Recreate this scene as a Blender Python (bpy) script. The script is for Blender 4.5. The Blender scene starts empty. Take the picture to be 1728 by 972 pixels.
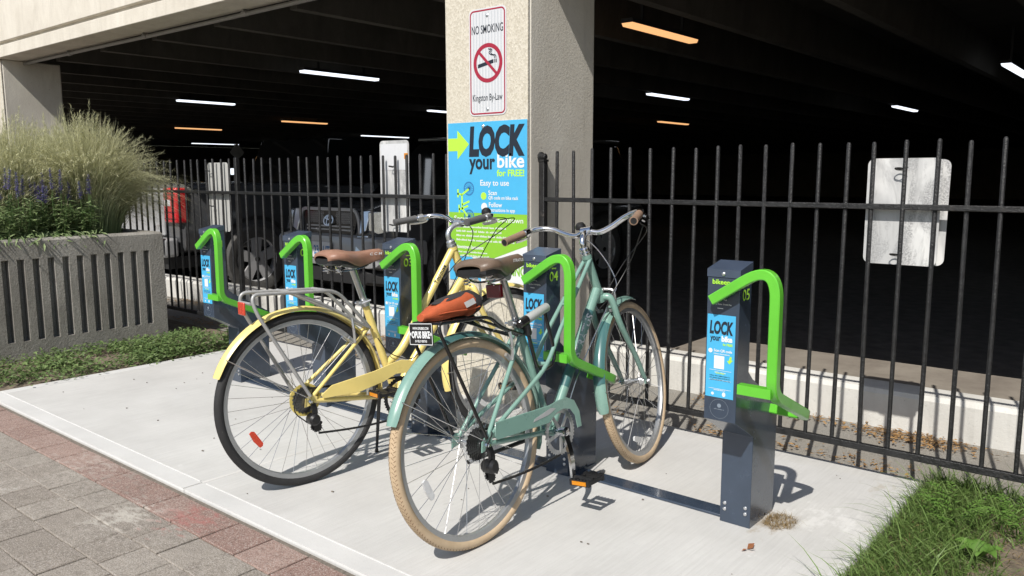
import bpy, math, random
from math import sin, cos, pi, radians
from mathutils import Vector as V, Matrix, noise

random.seed(7)
SC = bpy.context.scene
COL = SC.collection

# ---------------------------------------------------------------- camera, sky, sun, exposure
YAW, PITCH, ROLL = radians(39.75), radians(7.93), radians(-0.14)
cam_d = bpy.data.cameras.new('camera')
cam = bpy.data.objects.new('camera', cam_d)
COL.objects.link(cam)
SC.camera = cam
fw = V((-sin(YAW) * cos(PITCH), cos(YAW) * cos(PITCH), -sin(PITCH)))
rt = V((cos(YAW), sin(YAW), 0))
up = rt.cross(fw)
r2 = rt * cos(ROLL) + up * sin(ROLL)
u2 = -rt * sin(ROLL) + up * cos(ROLL)
cam.matrix_world = Matrix(((r2.x, u2.x, -fw.x, 1.200), (r2.y, u2.y, -fw.y, -2.455), (r2.z, u2.z, -fw.z, 1.232), (0, 0, 0, 1)))
cam_d.sensor_width = 36
cam_d.lens = 1367.6 * 36 / 1728
cam_d.clip_start = 0.05
cam_d.clip_end = 2000

SUN = V((-0.245, 0.91, -1.0)).normalized()          # the way the light travels
world = bpy.data.worlds.new('World')
SC.world = world
world.use_nodes = True
wn = world.node_tree
sky = wn.nodes.new('ShaderNodeTexSky')
sky.sky_type = 'NISHITA'
sky.sun_disc = False
sky.sun_elevation = math.asin(-SUN.z)
sky.sun_rotation = math.atan2(-SUN.x, -SUN.y)
sky.air_density = 1.0
sky.dust_density = 1.2
wn.links.new(sky.outputs[0], wn.nodes['Background'].inputs[0])
wn.nodes['Background'].inputs[1].default_value = 0.085

sun_d = bpy.data.lights.new('sun', 'SUN')
sun_d.energy = 4.2
sun_d.angle = radians(0.53)
sun_d.color = (1.0, 0.955, 0.885)
sun = bpy.data.objects.new('sun', sun_d)
COL.objects.link(sun)
sun.rotation_euler = SUN.to_track_quat('-Z', 'Y').to_euler()
sun.location = (3, -12, 14)

SC.view_settings.view_transform = 'Standard'
SC.view_settings.look = 'None'
SC.view_settings.gamma = 1.0
SC.view_settings.use_curve_mapping = False
SC.view_settings.exposure = 0.32
SC.render.engine = 'CYCLES'
SC.cycles.use_denoising = True
SC.cycles.max_bounces = 7
SC.cycles.diffuse_bounces = 3
SC.cycles.transparent_max_bounces = 8
SC.cycles.caustics_reflective = False
SC.cycles.caustics_refractive = False

# ---------------------------------------------------------------- materials
MAT = {}


def nd(t, kind, **kw):
    n = t.nodes.new(kind)
    for k, v in kw.items():
        setattr(n, k, v)
    return n


def lnk(t, a, b):
    t.links.new(a, b)


def mixc(t, fac, a, b, blend='MIX'):
    m = nd(t, 'ShaderNodeMix', data_type='RGBA', blend_type=blend)
    for i, x in ((0, fac), (6, a), (7, b)):
        if hasattr(x, 'links'):
            lnk(t, x, m.inputs[i])
        else:
            m.inputs[i].default_value = (*x, 1) if isinstance(x, tuple) and len(x) == 3 else x
    return m.outputs[2]


def ramp(t, x, stops):
    r = nd(t, 'ShaderNodeValToRGB')
    e = r.color_ramp.elements
    while len(e) < len(stops):
        e.new(0.5)
    for i, (p, c) in enumerate(stops):
        e[i].position = p
        e[i].color = (c, c, c, 1) if not isinstance(c, tuple) else (*c, 1)
    lnk(t, x, r.inputs[0])
    return r.outputs[0]


def noi(t, co, scale, detail=4, rough=0.6, dist=0.0):
    n = nd(t, 'ShaderNodeTexNoise')
    n.inputs['Scale'].default_value = scale
    n.inputs['Detail'].default_value = detail
    n.inputs['Roughness'].default_value = rough
    n.inputs['Distortion'].default_value = dist
    lnk(t, co, n.inputs['Vector'])
    return n.outputs['Fac']


def mapped(t, co, scale=(1, 1, 1), loc=(0, 0, 0)):
    m = nd(t, 'ShaderNodeMapping')
    m.inputs['Scale'].default_value = scale
    m.inputs['Location'].default_value = loc
    lnk(t, co, m.inputs['Vector'])
    return m.outputs[0]


def bump(t, h, strength, dist=0.01, prev=None):
    b = nd(t, 'ShaderNodeBump')
    b.inputs['Strength'].default_value = strength
    b.inputs['Distance'].default_value = dist
    lnk(t, h, b.inputs['Height'])
    if prev:
        lnk(t, prev, b.inputs['Normal'])
    return b.outputs[0]


def base(name):
    m = bpy.data.materials.new(name)
    m.use_nodes = True
    t = m.node_tree
    MAT[name] = m
    return m, t, t.nodes['Principled BSDF']


def co_of(t, which='Object'):
    return nd(t, 'ShaderNodeTexCoord').outputs[which]


def world_co(t):
    return nd(t, 'ShaderNodeNewGeometry').outputs['Position']


def mat(name, col, rough=0.5, metal=0.0, var=0.0, scale=12.0, bmp=0.0, bscale=60.0, coat=0.0, spec=0.5, world_space=False, dirt=None):
    m, t, b = base(name)
    b.inputs['Base Color'].default_value = (*col, 1)
    b.inputs['Roughness'].default_value = rough
    b.inputs['Metallic'].default_value = metal
    b.inputs['Coat Weight'].default_value = coat
    b.inputs['Coat Roughness'].default_value = 0.08
    b.inputs['Specular IOR Level'].default_value = spec
    if var or bmp or dirt:
        co = world_co(t) if world_space else co_of(t)
        if var:
            n = noi(t, co, scale, 6)
            lo = tuple(max(0, c * (1 - var)) for c in col)
            hi = tuple(min(1, c * (1 + var)) for c in col)
            c = mixc(t, ramp(t, n, [(0.3, 0.0), (0.7, 1.0)]), lo, hi)
            if dirt:
                n2 = noi(t, co, dirt[1], 5, 0.7)
                c = mixc(t, ramp(t, n2, [(dirt[2], 0.0), (dirt[2] + 0.15, 1.0)]), c, dirt[0])
            lnk(t, c, b.inputs['Base Color'])
            r = nd(t, 'ShaderNodeMapRange')
            r.inputs[3].default_value = max(0.03, rough - 0.08)
            r.inputs[4].default_value = min(1, rough + 0.1)
            lnk(t, n, r.inputs[0])
            lnk(t, r.outputs[0], b.inputs['Roughness'])
        if bmp:
            lnk(t, bump(t, noi(t, co, bscale, 5), bmp), b.inputs['Normal'])
    return m


def emit(name, col, power):
    m, t, b = base(name)
    b.inputs['Base Color'].default_value = (*col, 1)
    b.inputs['Emission Color'].default_value = (*col, 1)
    b.inputs['Emission Strength'].default_value = power
    return m


def build_materials():
    # plain things
    mat('iron', (0.014, 0.014, 0.0145), 0.42, 0.0, 0.5, 30, 0.5, 120, dirt=((0.085, 0.07, 0.06), 16, 0.62))
    mat('dock_paint', (0.036, 0.052, 0.08), 0.24, 0, 0.12, 14, 0.03, 300, coat=0.35)
    mat('dock_cap', (0.05, 0.068, 0.105), 0.3, 0, 0.1, 14, 0.04, 300, coat=0.25)
    mat('lime', (0.115, 0.48, 0.035), 0.32, 0, 0.10, 6, 0.03, 200, coat=0.4, dirt=((0.16, 0.42, 0.09), 45, 0.66))
    mat('lime_print', (0.42, 0.78, 0.06), 0.5)
    mat('lime_panel', (0.23, 0.50, 0.035), 0.45)
    mat('sky_print', (0.065, 0.40, 0.68), 0.38, 0, 0.04, 6)
    mat('ink', (0.012, 0.018, 0.03), 0.5)
    mat('white_print', (0.70, 0.71, 0.72), 0.45)
    mat('pale_print', (0.55, 0.85, 0.9), 0.45)
    mat('grey_print', (0.2, 0.24, 0.29), 0.5)
    mat('deep_blue_print', (0.03, 0.16, 0.38), 0.45)
    mat('sign_white', (0.60, 0.61, 0.63), 0.32, 0, 0.03, 60)
    mat('sheeting', (0.50, 0.52, 0.545), 0.3)
    mat('sign_red', (0.33, 0.018, 0.042), 0.4)
    mat('bolt', (0.62, 0.63, 0.65), 0.3, 0.9)
    mat('chrome', (0.72, 0.73, 0.75), 0.13, 1.0)
    mat('alloy', (0.62, 0.63, 0.64), 0.32, 0.85, 0.08, 30)
    mat('rim_alloy', (0.42, 0.43, 0.44), 0.36, 0.7, 0.06, 40)
    mat('steel_dull', (0.36, 0.36, 0.355), 0.45, 0.3, 0.15, 30)
    mat('spoke', (0.6, 0.6, 0.61), 0.25, 0.95)
    mat('black_part', (0.012, 0.012, 0.013), 0.42, 0, 0.2, 40)
    mat('black_gloss', (0.01, 0.01, 0.011), 0.18, 0, coat=0.4)
    mat('rubber', (0.02, 0.02, 0.021), 0.72, 0, 0.25, 25, 0.3, 160, dirt=((0.1, 0.095, 0.085), 12, 0.64))
    mat('cable', (0.012, 0.012, 0.012), 0.4)
    mat('mint', (0.19, 0.33, 0.28), 0.27, 0, 0.05, 10, coat=0.7)
    mat('mint_dark', (0.05, 0.135, 0.135), 0.3, 0, 0.05, 10, coat=0.6)
    mat('yellow', (0.80, 0.645, 0.22), 0.28, 0, 0.05, 10, coat=0.6)
    mat('yellow_old', (0.62, 0.5, 0.14), 0.38, 0, 0.2, 18)
    mat('saddle_brown', (0.29, 0.155, 0.105), 0.42, 0, 0.16, 16, 0.12, 260)
    mat('saddle_taupe', (0.15, 0.105, 0.075), 0.4, 0, 0.16, 16, 0.12, 260)
    mat('grip_tan', (0.25, 0.165, 0.115), 0.55, 0, 0.15, 40, 0.2, 260)
    mat('grip_grey', (0.09, 0.09, 0.092), 0.6, 0, 0.1, 40)
    mat('orange_cloth', (0.47, 0.095, 0.03), 0.75, 0, 0.12, 30, 0.4, 380)
    mat('dark_cloth', (0.03, 0.028, 0.03), 0.8, 0, 0.15, 30, 0.4, 380)
    mat('red_lens', (0.16, 0.006, 0.012), 0.15, 0, coat=0.5)
    mat('red_reflector', (0.55, 0.05, 0.02), 0.25, 0, 0.1, 90, 0.2, 400, coat=0.4)
    mat('tail_red', (0.55, 0.012, 0.022), 0.14, 0, 0.25, 20, 0.3, 60, coat=0.6)
    mat('clear_lens', (0.6, 0.61, 0.62), 0.12, 0, 0.12, 60, 0.2, 300, coat=0.5)
    mat('sprocket', (0.2, 0.2, 0.2), 0.3, 0.9)
    mat('clear_plastic', (0.7, 0.71, 0.72), 0.15)
    MAT['clear_plastic'].node_tree.nodes['Principled BSDF'].inputs['Alpha'].default_value = 0.28
    mat('amber', (0.6, 0.22, 0.01), 0.25, 0, coat=0.4)
    mat('car_paint', (0.085, 0.087, 0.092), 0.2, 0, coat=1.0, var=0.1, scale=3)
    mat('car_grey', (0.40, 0.405, 0.415), 0.3, 0.1, coat=0.8, var=0.1, scale=3)
    mat('car_trim', (0.02, 0.02, 0.021), 0.55, 0, 0.15, 30)
    mat('car_tyre', (0.085, 0.083, 0.08), 0.75, 0, 0.25, 25, 0.3, 160)
    mat('wheel_silver', (0.52, 0.52, 0.53), 0.3, 0.15, coat=0.4)
    mat('lamp_glass', (0.62, 0.63, 0.65), 0.2, 0.75, 0.3, 14, coat=0.6)
    mat('car_glass', (0.006, 0.007, 0.008), 0.05, 0, coat=0.5)
    mat('silver_paint', (0.9, 0.9, 0.91), 0.28, 1.0, coat=0.6)
    mat('alu_brushed', (0.62, 0.62, 0.6), 0.42, 0.35, 0.12, 5, dirt=((0.3, 0.3, 0.29), 3, 0.7))
    mat('conduit_grey', (0.26, 0.25, 0.24), 0.5, 0.4, 0.15, 14)
    mat('lock_grey', (0.4, 0.41, 0.41), 0.4, 0, 0.06, 30)
    mat('soil', (0.17, 0.135, 0.10), 0.95, 0, 0.4, 22, 0.8, 60, world_space=True)
    emit('tube_white', (0.86, 0.92, 1.0), 1.3)
    emit('tube_warm', (1.0, 0.52, 0.22), 0.85)
    emit('tube_dim', (0.86, 0.92, 1.0), 1.1)

    # broom-finished concrete pad
    m, t, b = base('pad_concrete')
    co = world_co(t)
    n1 = noi(t, co, 2.2, 6, 0.65)
    n2 = noi(t, mapped(t, co, (95, 4.5, 10)), 1.0, 5, 0.65)
    n3 = noi(t, co, 160, 3)
    c = mixc(t, ramp(t, n1, [(0.3, 0.0), (0.7, 1.0)]), (0.475, 0.47, 0.455), (0.575, 0.57, 0.555))
    c = mixc(t, ramp(t, n2, [(0.3, 0.28), (0.6, 0.0)]), c, (0.36, 0.355, 0.34))
    c = mixc(t, ramp(t, n3, [(0.27, 0.5), (0.36, 0.0)]), c, (0.3, 0.29, 0.28))
    n4 = noi(t, co, 7, 5, 0.7)
    c = mixc(t, ramp(t, n4, [(0.66, 0.0), (0.74, 0.35)]), c, (0.7, 0.7, 0.69))
    # cement bloom by the last dock, dirt at its foot, rubber scuffs
    for ctr, rad, thr, colr, k in (((0.30, 0.40, 0), 0.26, 0.52, (0.70, 0.695, 0.68), 0.45), ((0.15, 0.22, 0), 0.2, 0.55, (0.34, 0.29, 0.22), 0.6), ((-0.62, 0.25, 0), 0.2, 0.58, (0.36, 0.32, 0.27), 0.5), ((-0.75, -0.45, 0), 0.5, 0.66, (0.3, 0.295, 0.29), 0.5), ((-2.6, -0.2, 0), 0.6, 0.66, (0.33, 0.32, 0.3), 0.45), ((0.38, 0.85, 0), 0.3, 0.6, (0.38, 0.34, 0.27), 0.5)):
        dd = nd(t, 'ShaderNodeVectorMath', operation='DISTANCE')
        lnk(t, co, dd.inputs[0])
        dd.inputs[1].default_value = ctr
        mr = nd(t, 'ShaderNodeMapRange')
        mr.inputs[1].default_value = 0.0
        mr.inputs[2].default_value = rad
        mr.inputs[3].default_value = 0.14
        mr.inputs[4].default_value = -0.14
        lnk(t, dd.outputs['Value'], mr.inputs[0])
        ad = nd(t, 'ShaderNodeMath', operation='ADD')
        lnk(t, noi(t, mapped(t, co, (2.0, 1, 1), ctr), 9, 6, 0.7), ad.inputs[0])
        lnk(t, mr.outputs[0], ad.inputs[1])
        c = mixc(t, ramp(t, ad.outputs[0], [(thr, 0.0), (thr + 0.12, k)]), c, colr)
    lnk(t, c, b.inputs['Base Color'])
    b.inputs['Roughness'].default_value = 0.88
    bb = bump(t, n2, 0.35, 0.004)
    lnk(t, bump(t, n3, 0.2, 0.003, bb), b.inputs['Normal'])

    # smooth trowelled band round the pad
    m, t, b = base('pad_band')
    co = world_co(t)
    c = mixc(t, ramp(t, noi(t, co, 3, 6), [(0.3, 0.0), (0.7, 1.0)]), (0.50, 0.497, 0.485), (0.585, 0.582, 0.57))
    c = mixc(t, ramp(t, noi(t, co, 130, 3), [(0.28, 0.4), (0.37, 0.0)]), c, (0.36, 0.35, 0.34))
    lnk(t, c, b.inputs['Base Color'])
    b.inputs['Roughness'].default_value = 0.85
    lnk(t, bump(t, noi(t, co, 90, 4), 0.15, 0.004), b.inputs['Normal'])
    mat('pad_ridge', (0.60, 0.597, 0.585), 0.85, 0, 0.1, 30, world_space=True)

    # pavers, grey and red
    for nm, ca, cb in (('paver_grey', (0.245, 0.212, 0.178), (0.345, 0.31, 0.268)), ('paver_red', (0.27, 0.165, 0.135), (0.36, 0.245, 0.205))):
        m, t, b = base(nm)
        co = world_co(t)
        rnd = nd(t, 'ShaderNodeObjectInfo').outputs['Random']
        c = mixc(t, rnd, ca, cb)
        n1 = noi(t, co, 9, 6, 0.7)
        c = mixc(t, ramp(t, n1, [(0.35, 0.35), (0.65, 0.0)]), c, tuple(x * 0.6 for x in ca))
        n2 = noi(t, co, 240, 3)
        c = mixc(t, ramp(t, n2, [(0.5, 0.0), (0.66, 0.75)]), c, (0.46, 0.43, 0.4))
        n5 = noi(t, co, 45, 5, 0.75)
        c = mixc(t, ramp(t, n5, [(0.35, 0.45), (0.5, 0.0)]), c, tuple(x * 0.55 for x in ca))
        c = mixc(t, ramp(t, n5, [(0.6, 0.0), (0.75, 0.4)]), c, (0.42, 0.39, 0.35))
        c = mixc(t, ramp(t, n2, [(0.34, 0.65), (0.46, 0.0)]), c, (0.07, 0.06, 0.05))
        # spilled cement and red marking spray, each a stain with its own outline
        for ctr, rad, thr, colr in (((-1.72, -1.18, 0), 0.36, 0.5, (0.62, 0.59, 0.53)), ((-2.3, -0.99, 0), 0.9, 0.56, (0.52, 0.47, 0.42)), ((-2.0, -1.05, 0), 1.4, 0.6, (0.16, 0.13, 0.11)), ((-1.50, -1.03, 0), 0.30, 0.5, (0.36, 0.125, 0.11)), ((-2.35, -1.36, 0), 0.22, 0.6, (0.58, 0.56, 0.53))):
            dd = nd(t, 'ShaderNodeVectorMath', operation='DISTANCE')
            lnk(t, co, dd.inputs[0])
            dd.inputs[1].default_value = ctr
            mr = nd(t, 'ShaderNodeMapRange')
            mr.inputs[1].default_value = 0.0
            mr.inputs[2].default_value = rad
            mr.inputs[3].default_value = 0.16
            mr.inputs[4].default_value = -0.16
            lnk(t, dd.outputs['Value'], mr.inputs[0])
            ad = nd(t, 'ShaderNodeMath', operation='ADD')
            lnk(t, noi(t, mapped(t, co, (1, 2.2, 1)), 15, 6, 0.7), ad.inputs[0])
            lnk(t, mr.outputs[0], ad.inputs[1])
            c = mixc(t, ramp(t, ad.outputs[0], [(thr + 0.04, 0.0), (thr + 0.2, 0.6)]), c, colr)
        lnk(t, c, b.inputs['Base Color'])
        b.inputs['Roughness'].default_value = 0.9
        lnk(t, bump(t, n2, 0.7, 0.004, bump(t, n5, 0.5, 0.006)), b.inputs['Normal'])
    mat('garage_asphalt', (0.15, 0.138, 0.125), 0.9, 0, 0.3, 8, 0.3, 80, world_space=True)
    mat('joint_sand', (0.17, 0.148, 0.122), 0.95, 0, 0.35, 60, 0.6, 200, world_space=True)

    # exposed aggregate pillar face
    m, t, b = base('aggregate')
    co = co_of(t)
    vo = nd(t, 'ShaderNodeTexVoronoi')
    vo.inputs['Scale'].default_value = 105
    vo.inputs['Randomness'].default_value = 1
    lnk(t, mapped(t, co, (1, 1, 0.8)), vo.inputs['Vector'])
    sep = nd(t, 'ShaderNodeSeparateColor')
    lnk(t, vo.outputs['Color'], sep.inputs[0])
    c = mixc(t, ramp(t, sep.outputs[0], [(0.1, 0.0), (0.9, 1.0)]), (0.47, 0.43, 0.35), (0.60, 0.56, 0.475))
    c = mixc(t, ramp(t, noi(t, co, 5, 5), [(0.35, 0.0), (0.65, 0.4)]), c, (0.56, 0.52, 0.43))
    c = mixc(t, ramp(t, noi(t, co, 120, 3), [(0.3, 0.4), (0.4, 0.0)]), c, (0.26, 0.225, 0.165))
    lnk(t, c, b.inputs['Base Color'])
    b.inputs['Roughness'].default_value = 0.9
    lnk(t, bump(t, vo.outputs['Distance'], 0.3, 0.004), b.inputs['Normal'])

    # cast concrete (pillar sides, spandrel beam, soffit)
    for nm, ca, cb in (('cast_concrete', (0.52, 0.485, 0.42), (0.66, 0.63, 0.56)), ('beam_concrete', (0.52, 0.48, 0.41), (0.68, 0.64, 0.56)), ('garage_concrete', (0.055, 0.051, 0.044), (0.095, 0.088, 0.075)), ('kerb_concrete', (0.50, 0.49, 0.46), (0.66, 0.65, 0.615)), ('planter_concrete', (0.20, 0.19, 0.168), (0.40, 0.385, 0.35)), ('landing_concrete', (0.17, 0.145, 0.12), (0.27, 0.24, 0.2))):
        m, t, b = base(nm)
        co = world_co(t)
        n1 = noi(t, mapped(t, co, (1.6, 1.6, 0.8)), 2.2, 7, 0.68, 0.4)
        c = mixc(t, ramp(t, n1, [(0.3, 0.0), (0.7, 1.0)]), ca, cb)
        n2 = noi(t, co, 70, 4, 0.7)
        c = mixc(t, ramp(t, n2, [(0.27, 0.6), (0.37, 0.0)]), c, tuple(x * 0.45 for x in ca))
        n3 = noi(t, mapped(t, co, (14, 14, 0.8)), 1.0, 5, 0.6)
        c = mixc(t, ramp(t, n3, [(0.55, 0.0), (0.75, 0.3)]), c, tuple(x * 0.62 for x in ca))
        k = 0.9 if nm == 'planter_concrete' else 0.35
        if nm == 'planter_concrete':
            v2 = noi(t, co, 210, 3, 0.7)
            c = mixc(t, ramp(t, v2, [(0.35, 0.7), (0.55, 0.0)]), c, (0.1, 0.085, 0.068))
        lnk(t, c, b.inputs['Base Color'])
        b.inputs['Roughness'].default_value = 0.9
        lnk(t, bump(t, n2, k, 0.006), b.inputs['Normal'])

    # old asphalt
    m, t, b = base('asphalt')
    co = world_co(t)
    n2 = noi(t, co, 220, 3, 0.7)
    c = mixc(t, ramp(t, n2, [(0.35, 0.0), (0.68, 1.0)]), (0.12, 0.115, 0.105), (0.36, 0.345, 0.315))
    c = mixc(t, ramp(t, noi(t, co, 3.5, 6), [(0.35, 0.0), (0.7, 0.6)]), c, (0.27, 0.24, 0.195))
    lnk(t, c, b.inputs['Base Color'])
    b.inputs['Roughness'].default_value = 0.92
    lnk(t, bump(t, n2, 0.5, 0.006), b.inputs['Normal'])

    # weathered back of an aluminium sign with torn adhesive
    m, t, b = base('sign_back')
    co = co_of(t)
    n1 = noi(t, mapped(t, co, (11, 1, 3.2)), 1.0, 6, 0.68, 0.8)
    n2 = noi(t, co, 150, 3)
    c = mixc(t, ramp(t, n1, [(0.40, 0.0), (0.5, 1.0)]), (0.50, 0.50, 0.495), (0.70, 0.70, 0.69))
    msk = nd(t, 'ShaderNodeMath', operation='MULTIPLY')
    lnk(t, ramp(t, noi(t, mapped(t, co, (14, 1, 5), (3, 0, 1)), 1.0, 4, 0.6, 0.6), [(0.52, 0.0), (0.6, 1.0)]), msk.inputs[0])
    lnk(t, ramp(t, n2, [(0.40, 0.9), (0.60, 0.15)]), msk.inputs[1])
    c = mixc(t, msk.outputs[0], c, (0.24, 0.24, 0.245))
    c = mixc(t, ramp(t, noi(t, mapped(t, co, (5, 1, 2.2), (1, 0, 7)), 1.0, 4, 0.5, 1.2), [(0.42, 0.6), (0.56, 0.0)]), c, (0.36, 0.365, 0.37))
    lnk(t, c, b.inputs['Base Color'])
    b.inputs['Roughness'].default_value = 0.55
    b.inputs['Metallic'].default_value = 0.15

    # tyre of the green bicycle: tan side, zigzag tread
    m, t, b = base('tyre_tan')
    co = co_of(t)
    c = mixc(t, ramp(t, noi(t, co, 14, 5), [(0.3, 0.0), (0.7, 1.0)]), (0.44, 0.325, 0.205), (0.55, 0.425, 0.285))
    c = mixc(t, ramp(t, noi(t, co, 40, 4), [(0.6, 0.0), (0.75, 0.4)]), c, (0.2, 0.13, 0.08))
    lnk(t, c, b.inputs['Base Color'])
    b.inputs['Roughness'].default_value = 0.75
    mat('tread_line', (0.16, 0.095, 0.05), 0.8)

    # leaves and grasses: thin, some light passes through
    def leaf(nm, ca, cb, trans=0.3, tip=None):
        m, t, b = base(nm)
        rnd = nd(t, 'ShaderNodeAttribute', attribute_name='rnd').outputs['Fac']
        c = mixc(t, rnd, ca, cb)
        if tip:
            tp = nd(t, 'ShaderNodeAttribute', attribute_name='tip').outputs['Fac']
            c = mixc(t, tp, c, tip)
        lnk(t, c, b.inputs['Base Color'])
        b.inputs['Roughness'].default_value = 0.5
        b.inputs['Specular IOR Level'].default_value = 0.35
        tr = nd(t, 'ShaderNodeBsdfTranslucent')
        lnk(t, c, tr.inputs[0])
        mx = nd(t, 'ShaderNodeMixShader')
        mx.inputs[0].default_value = trans
        lnk(t, b.outputs[0], mx.inputs[1])
        lnk(t, tr.outputs[0], mx.inputs[2])
        lnk(t, mx.outputs[0], t.nodes['Material Output'].inputs[0])
    leaf('grass_blade', (0.055, 0.125, 0.025), (0.19, 0.31, 0.08), 0.3, (0.22, 0.31, 0.10))
    leaf('weed_leaf', (0.075, 0.13, 0.04), (0.21, 0.29, 0.11))
    leaf('broad_leaf', (0.10, 0.21, 0.035), (0.18, 0.32, 0.07))
    leaf('salvia_leaf', (0.09, 0.16, 0.05), (0.36, 0.44, 0.22))
    leaf('salvia_bloom', (0.13, 0.11, 0.34), (0.32, 0.28, 0.55), 0.15)
    leaf('fountain_blade', (0.07, 0.15, 0.04), (0.30, 0.40, 0.17), 0.35, (0.68, 0.65, 0.43))
    leaf('dry_grass', (0.26, 0.18, 0.085), (0.42, 0.31, 0.16), 0.2)
    leaf('leaf_litter', (0.24, 0.13, 0.05), (0.42, 0.26, 0.11), 0.15)
    leaf('brown_leaf', (0.25, 0.10, 0.045), (0.36, 0.16, 0.08), 0.15)


build_materials()

# ---------------------------------------------------------------- mesh helpers
TXT = {}


def text_geo(s, bold, shear):
    k = (s, bold, shear)
    if k not in TXT:
        cu = bpy.data.curves.new('lettering', 'FONT')
        cu.body = s
        cu.size = 1
        cu.offset = bold
        cu.shear = shear
        cu.resolution_u = 3
        ob = bpy.data.objects.new('lettering', cu)
        COL.objects.link(ob)
        dg = bpy.context.evaluated_depsgraph_get()
        me = bpy.data.meshes.new_from_object(ob.evaluated_get(dg))
        vs = [(p.co.x, p.co.y) for p in me.vertices]
        fs = [tuple(p.vertices) for p in me.polygons]
        bpy.data.objects.remove(ob)
        bpy.data.curves.remove(cu)
        bpy.data.meshes.remove(me)
        TXT[k] = (vs, fs)
    return TXT[k]


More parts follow.
